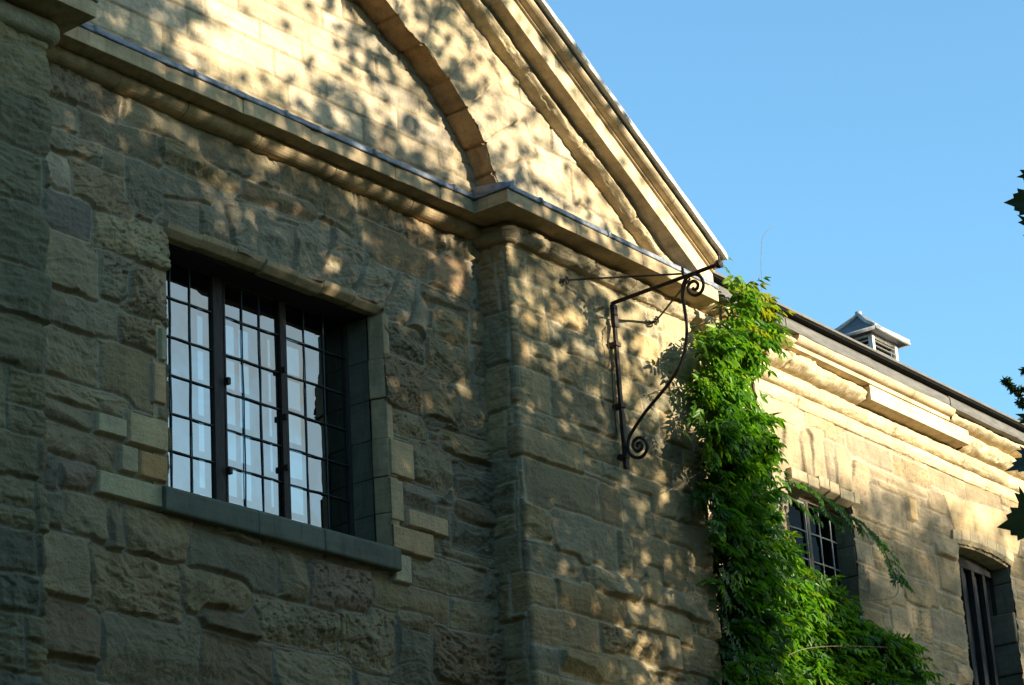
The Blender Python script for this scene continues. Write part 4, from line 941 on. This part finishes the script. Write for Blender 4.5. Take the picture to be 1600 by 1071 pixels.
P = sprig([(1150, 440), (1175, 460), (1195, 462)], .5, 4, .06, (.17, .16, .02), .16); tw.tube(P, .004, 5)
for pth, d_ in (([(1402, 905), (1403, 925), (1392, 935), (1360, 938), (1290, 935)], DW - .25), ([(1040, 770), (1070, 752), (1100, 735)], -.1), ([(1195, 640), (1185, 690), (1190, 740)], .2), ([(1180, 1060), (1240, 1020), (1300, 1010), (1400, 1012)], .5)):
    tw.tube(smoothpts([FB.P(*(lambda q: (q[0], d_, q[1]))(at(x, y, d_, FB))) for x, y in pth]), .0042, 5)
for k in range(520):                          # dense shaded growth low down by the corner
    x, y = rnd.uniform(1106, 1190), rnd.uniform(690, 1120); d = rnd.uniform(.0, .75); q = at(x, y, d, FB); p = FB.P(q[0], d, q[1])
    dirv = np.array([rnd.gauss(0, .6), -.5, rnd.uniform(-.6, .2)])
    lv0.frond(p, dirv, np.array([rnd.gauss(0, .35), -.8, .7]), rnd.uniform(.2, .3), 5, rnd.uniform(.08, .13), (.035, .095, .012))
lv0.build('foliage', MLEAF, wis)
tw.build('twigs', MBARK, wis)
sm_ = MB()
def wp(x, y, d): q = at(x, y, d, FB); return FB.P(q[0], d, q[1])
for pth, r0, r1 in (([(1150, 1300, .25), (1140, 1150, .2), (1128, 1000, .15), (1135, 860, .15), (1122, 720, .1), (1130, 600, .12), (1125, 480, .15)], .035, .015), ([(1140, 1150, .22), (1180, 1000, .4), (1200, 850, .6), (1190, 700, .6), (1170, 560, .5), (1150, 450, .4)], .04, .012), ([(1180, 1000, .4), (1260, 960, .8), (1340, 1000, .85), (1430, 1040, .8)], .03, .01)):
    P = smoothpts([wp(*p) for p in pth]); sm_.tube(P, r0, 8, r1)
gz = FB.P(4.1, .25, 0); sm_.tube([gz, gz + np.array([.05, .03, 3]), wp(1150, 1300, .25)], .075, 8, .06); sm_.build('stem', MBARK, wis, smooth=True)
td = MB(); td.tube(smoothpts([wp(x, y, .6) for x, y in ((1189, 462), (1190, 440), (1189, 415), (1190, 385), (1192, 370), (1200, 360), (1210, 355))]), .0028, 4); td.tube(smoothpts([wp(x, y, .6) for x, y in ((1190, 430), (1180, 434), (1168, 441))]), .002, 4); td.build('tendril', MBARK, wis)

# ================================================================== TREES (mostly outside the frame, on the sunny side)
def maple_outline():
    half = [(0, 0), (.10, .03), (.34, -.12), (.30, .02), (.46, .06), (.36, .14), (.60, .22), (.50, .28), (.86, .44), (.66, .46), (.72, .58), (.48, .52), (.36, .56), (.40, .74), (.28, .72), (.24, .86), (.13, .84), (0, 1.12)]
    return half
def maple_leaf(V, T, C, b, d, nrm, L, c):
    d = d / np.linalg.norm(d); sd_ = np.cross(d, nrm); sd_ /= np.linalg.norm(sd_); u = np.cross(sd_, d); k = len(V); hf = maple_outline()
    for sg in (1, -1):
        k = len(V); cpt = b + d * L * .36 + u * L * .02; V.append(cpt); C.append(c)
        for x, y in hf: V.append(b + d * L * y + sg * sd_ * L * x + u * L * (.10 * x - .10 * y * y)); C.append(c)
        for i in range(len(hf) - 1): T.append((k, k + 1 + i, k + 2 + i))
# how shaded the walls are, over the part of the scene the trees screen (0 open .. 1 dense)
def shade(x, y):
    if x < 1075:                              # hall
        yc = 45 + .43 * max(0, x - 140) if x < 740 else 300 + .45 * (x - 785)          # line of the cornice
        if x < 120: return .985
        if y < yc:
            v = .72 - .85 * math.exp(-(((x - 455) / 165) ** 2 + ((y - 45) / 80) ** 2)); v = max(.01, v)
            if x < 340: v += .14
            if x > 740: v = .50
            if x > 950: v = .45 - .45 * min(1, (x - 950) / 90)
            return v
        dy = y - yc
        v = .84 + .145 * min(1, dy / 260)
        if x > 600: v -= .13 * max(0, 1 - dy / 560)
        if 225 < x < 600 and 380 < y < 860: v = .985
        if x > 780: v = .80 + .17 * min(1, max(0, dy - 60) / 360)
        if x > 860: v = .52 + .44 * min(1, max(0, dy - 60) / 330)
        if x > 990: v = .16 + .78 * min(1, max(0, y - 560) / 260)
        return min(v, .985)
    if x < 1230:
        return .05 + .90 * min(1, max(0, y - 650) / 110) - (.35 if (x > 1180 and y > 850) else 0)
    return min(.86, max(0, (y - (705 + .16 * (x - 1230))) / 150))
T_SPOT = [(17.5, -13.5), (21.5, -15.5), (26.5, -16.0), (14.0, -12.5), (31.5, -17.0), (35.0, -29.0), (40.5, -30.0)]
LAB = ['broad maple standing in front of the arched gable', 'tall maple shading the right hand pilaster', 'tall maple standing in front of the sunlit wing', 'leafy maple in front of the leaded window', 'maple beyond the wing at the far right', 'far maple across the lawn from the wing', 'far maple at the end of the lawn']
tl = [[[], [], []] for _ in T_SPOT]; lr = random.Random(17); made = 0
CELL = []
MIR = np.array([0, 2 * .36 + 13.2, 1.6])
def mirrored(p):                             # a gap the window mirrors the sky through
    t = (.42 - MIR[1]) / (p[1] - MIR[1]); q = MIR + (p - MIR) * t
    return 12.2 < q[0] < 15.7 and 7.0 < q[2] < 10.0
for it in range(12500):
    x, y = lr.uniform(-350, 1950), lr.uniform(-260, 1300)
    v = shade(min(max(x, 0), 1600), min(max(y, 0), 1071))
    lam = -math.log(max(1e-3, 1 - v))
    if lr.random() > lam / (9.5 if x < 1235 else 4.): continue
    dpl = 0. if x < 1235 else DW
    q = at(x, y, dpl, FB); p0 = FB.P(q[0], dpl, q[1])
    for _t in range(8):
        dist = lr.uniform(9, 18.5) if x < 1235 else lr.uniform(24, 36); c0 = p0 + SD * dist
        if not mirrored(c0): break
    else: continue
    ti = min(range(len(T_SPOT)), key=lambda k: (c0[0] - T_SPOT[k][0]) ** 2 + (c0[1] - T_SPOT[k][1]) ** 2)
    n_ = lr.choice((10, 24, 44, 80)); sg_ = .13 + .0055 * n_; CELL.append((c0, ti))
    for k in range(n_):
        p = c0 + np.array([lr.gauss(0, sg_), lr.gauss(0, sg_), lr.gauss(0, sg_ * .8)])
        up_x, up_z = proj(p)
        if up_z[0] > 0 and -40 < up_x[0, 0] < 1650 and -60 < up_x[0, 1] < 1130: continue      # these crowns stand clear of the view
        w_ = p - SD * (((p - FB.o - dpl * FB.n) @ FB.n) / (SD @ FB.n)); ux = proj(w_)[0][0]      # keep the open gaps in the crowns open
        v2 = shade(min(max(ux[0], 0), 1600), min(max(ux[1], 0), 1071))
        if v2 < .22 and lr.random() > v2 * 2.2: continue
        sz = lr.uniform(.13, .20); a_ = lr.uniform(0, 6.28); dv = np.array([math.cos(a_), math.sin(a_), lr.uniform(-.8, .2)]); nr_ = np.array([lr.gauss(0, .5), lr.gauss(0, .5) - .3, 1.])
        dv = dv / np.linalg.norm(dv); sd_ = np.cross(dv, nr_); sd_ /= np.linalg.norm(sd_)
        V, T, C = tl[ti]; b = len(V); w = sz * .55
        V += [p, p + dv * sz * .3 + sd_ * w, p + dv * sz * .62 + sd_ * w * .55, p + dv * sz, p + dv * sz * .62 - sd_ * w * .55, p + dv * sz * .3 - sd_ * w]
        T += [(b, b + 1, b + 2, b + 3), (b, b + 3, b + 4, b + 5)]; cc = np.array((.045, .085, .018)) * lr.uniform(.7, 1.3); C += [cc] * 6
for k, (tx, ty_) in enumerate(T_SPOT):
    if not tl[k][0]: continue
    t = thing('maple_tree', LAB[k], 'tree', (tx, ty_, 0), 'maples on the lawn in front of the hall')
    mesh_np('crown', np.array(tl[k][0]), np.array(tl[k][1]), None, MMAPLE, t, False, np.array(tl[k][2]))
    tm = MB(); top = np.array([tx + .3, ty_ + .2, 9.5]); tm.tube([(tx, ty_, -.1), (tx, ty_, .4), (tx + .1, ty_, 3), (tx + .2, ty_ + .1, 6.5), top, top + np.array([.1, .1, 4])], [.42, .30, .25, .2, .13, .04], 10)
    cs = [c for c, i in CELL if i == k]; lr.shuffle(cs)
    for c in cs[:26]:
        h0 = min(max(2.5, c[2] - 3.5), 9); bpt = np.array([tx + .2 * h0 / 7, ty_ + .1 * h0 / 7, h0]); mid_ = (bpt + c) / 2 + np.array([0, 0, .5])
        P = smoothpts([bpt, mid_, c], 4)
        if not any(mirrored(p) for p in P): tm.tube(P, .07, 6, .012)
    tm.build('trunk', MTRUNK, t, smooth=True)

# unseen park trees added all round to close in the lower sky on the shaded side
PARK = [((2.0, -4.2), 3.6, 17, 'broad lime added close to the left pier'), ((-5, -9), 5, 18, 'lime added left of the viewpoint'), ((-9, -20), 6, 17, 'lime added behind the viewpoint'), ((2, -25), 6, 12.2, 'round lime added across the lawn'), ((13, -27), 6, 12.2, 'wide lime added across the lawn'), ((24, -29), 6, 12.2, 'lime added at the far side of the lawn'), ((36, -27), 6, 12.2, 'lime added at the right end of the lawn'),
        ((4.6, -2.0), 2.6, 15, 'narrow lime added beside the pier wall'), ((-1, -1.5), 4, 18, 'lime added at the left end of the hall'), ((12.6, -9.2), 3.2, 9.5, 'low lime added in front of the window'), ((17, -10.2), 3.4, 9.8, 'low lime added before the pilaster'), ((8, -19), 4.5, 11.5, 'lime added behind the viewpoint to the right'), ((-3, -15.5), 3.5, 16, 'lime added just behind the viewpoint'), ((-18, -10), 6, 18, 'lime added far left of the viewpoint')]
pr_ = random.Random(33)
for (tx, ty_), rad_, ht, lb in PARK:
    t = thing('added_lime_tree', lb, 'tree', (tx, ty_, 0), 'added lime trees round the lawn'); V, T, C = [], [], []
    for k in range(int(330 + 14 * rad_ ** 2)):
        a_ = pr_.uniform(0, 6.28); el = pr_.uniform(-1, 1); rr_ = rad_ * (pr_.random() ** .35); c0 = np.array([tx + rr_ * math.cos(a_) * math.sqrt(1 - el * el), ty_ + rr_ * math.sin(a_) * math.sqrt(1 - el * el), ht * .58 + el * ht * .42 * pr_.uniform(.8, 1)])
        for j in range(13):
            p = c0 + np.array([pr_.gauss(0, .4) for _ in range(3)]); uvp, dz = proj(p)
            if dz[0] > .2 and -120 < uvp[0, 0] < 1720 and -200 < uvp[0, 1] < 1271 or mirrored(p): continue
            sz = pr_.uniform(.28, .46); q_ = pr_.uniform(0, 6.28); dv = np.array([math.cos(q_), math.sin(q_), pr_.uniform(-.9, .3)]); dv /= np.linalg.norm(dv); sd_ = np.cross(dv, np.array([pr_.gauss(0, .5), pr_.gauss(0, .5), 1.])); sd_ /= np.linalg.norm(sd_); b = len(V); w = sz * .42
            V += [p, p + dv * sz * .3 + sd_ * w, p + dv * sz * .7 + sd_ * w * .7, p + dv * sz, p + dv * sz * .7 - sd_ * w * .7, p + dv * sz * .3 - sd_ * w]; T += [(b, b + 1, b + 2, b + 3), (b, b + 3, b + 4, b + 5)]; C += [np.array((.035, .07, .015)) * pr_.uniform(.7, 1.3)] * 6
    mesh_np('crown', np.array(V), np.array(T), None, MMAPLE, t, False, np.array(C))
    tm = MB(); tm.tube([(tx, ty_, -.1), (tx, ty_, .5), (tx + .1, ty_, 5), (tx + .2, ty_ + .1, ht * .9)], [.5, .34, .26, .04], 10)
    for k in range(10):
        z_ = ht * pr_.uniform(.25, .7); a_ = pr_.uniform(0, 6.28); e_ = np.array([tx + rad_ * .8 * math.cos(a_), ty_ + rad_ * .8 * math.sin(a_), z_ + 2]); uvp, dz = proj(e_)
        if dz[0] > .2 and -200 < uvp[0, 0] < 1800: continue
        tm.tube([(tx + .1, ty_, z_), (np.array([tx, ty_, z_]) + e_) / 2 + np.array([0, 0, .3]), e_], [.12, .08, .02], 6)
    tm.build('trunk', MTRUNK, t, smooth=True)

# near maple whose lowest leaves reach in at the right edge
nt = thing('maple_tree', 'near maple whose dark lobed leaves reach in at the right edge', 'tree', (8.2, -10.6, 0))
V, T, C = [], [], []
def px3(x, y, dist): r = ray(x, y); r = r / np.linalg.norm(r); return CAM + r * dist
lr2 = random.Random(4)
spec = [(1632, 812, 6.6, (-.95, .12), .112), (1632, 318, 6.6, (-1, -.05), .095), (1640, 722, 5.2, (-1, .10), .085), (1655, 640, 6.8, (-.3, .8), .13), (1668, 868, 6.7, (-.3, .9), .11), (1640, 290, 6.7, (-.2, -.8), .11), (1645, 350, 6.6, (-.6, .7), .10)]
cx_, cy_, cz_ = RW[:, 0], -RW[:, 1], -RW[:, 2]
for x, y, ds, (dx, dy), sz in spec:
    b = px3(x, y, ds); dv = cx_ * dx - cy_ * dy + cz_ * .15; nr_ = cz_ + .35 * cy_ + .2 * cx_
    if 700 < y < 730: nr_ = cy_ * 1.0 + cz_ * .45
    maple_leaf(V, T, C, b, dv, nr_, sz, np.array((.028, .055, .014)))
for k in range(900):                          # the rest of the crown, outside the picture
    p = np.array([8.6, -10.2, 5.2]) + np.array([lr2.gauss(0, .8), lr2.gauss(0, .9), lr2.gauss(0, 1.1)])
    uvp, dz = proj(p)
    if dz[0] > 0 and -60 < uvp[0, 0] < 1690 and -200 < uvp[0, 1] < 1300: continue
    a_ = lr2.uniform(0, 6.28); maple_leaf(V, T, C, p, np.array([math.cos(a_), math.sin(a_), -.5]), np.array([lr2.gauss(0, .4), lr2.gauss(0, .4), 1]), lr2.uniform(.09, .14), np.array((.03, .06, .015)) * lr2.uniform(.7, 1.3))
mesh_np('crown', np.array(V), None, np.array(T), MMAPLE, nt, False, np.array(C))
tm = MB(); tm.tube([(8.2, -10.6, -.1), (8.25, -10.55, .5), (8.3, -10.5, 2.5), (8.5, -10.3, 4.5), (8.6, -10.2, 6.2)], [.16, .11, .09, .06, .02], 8)
for x, y, ds, _, sz in spec: b = px3(x, y, ds); tm.tube(smoothpts([(8.5, -10.3, 4.3 if b[2] < 4.2 else 5), (np.array([8.5, -10.3, 4.6]) + b) / 2 + np.array([.1, -.1, .15]), b], 5), .014, 5, .003)
tm.build('trunk', MTRUNK, nt, smooth=True)

# dark conifer beyond the roofs, one twig showing at the right edge
ct = thing('conifer_tree', 'dark conifer behind the roofs with one ragged twig showing at right', 'tree', (50, 12, 0))
lc = Leaves(); lr3 = random.Random(9)
def pxd(x, y): return px3(x, y, 46)
cl_tw = MB()
tw_pts = [[(1640, 640), (1612, 632), (1590, 616), (1575, 600), (1571, 594)], [(1640, 610), (1615, 612), (1598, 608)], [(1640, 560), (1612, 575), (1600, 580)], [(1650, 650), (1610, 640), (1592, 628)]]
for pth in tw_pts:
    P = smoothpts([pxd(*p) for p in pth], 8); cl_tw.tube(P, .02, 5)
    for p in P:
        for k in range(9):
            dv = np.array([lr3.gauss(0, 1), lr3.gauss(0, 1), lr3.gauss(0, .8)]); lc.leaflet(p, dv, np.array([lr3.gauss(0, 1), lr3.gauss(0, 1), 1]), lr3.uniform(.08, .15), .045, (.018, .035, .014))
for k in range(2500):
    a_ = lr3.uniform(0, 6.28); hh_ = lr3.uniform(4, 22); rr_ = (23 - hh_) * .2 * math.sqrt(lr3.random()); p = np.array([58 + rr_ * math.cos(a_), 14 + rr_ * math.sin(a_), hh_])
    uvp, dz = proj(p)
    if 0 < uvp[0, 0] < 1625 and -50 < uvp[0, 1] < 1100: continue
    lc.leaflet(p, np.array([math.cos(a_), math.sin(a_), -.4]), np.array([0, 0, 1.]), lr3.uniform(.4, .7), .3, (.018, .035, .014))
lc.build('crown', MLEAF, ct)
cl_tw.tube([(58, 14, 0), (58, 14, 12), (58, 14, 22)], [.4, .25, .03], 8); cl_tw.tube([(58, 14, 15), pxd(1660, 620), pxd(1640, 630)], [.08, .04, .02], 6)
cl_tw.build('trunk', MTRUNK, ct)
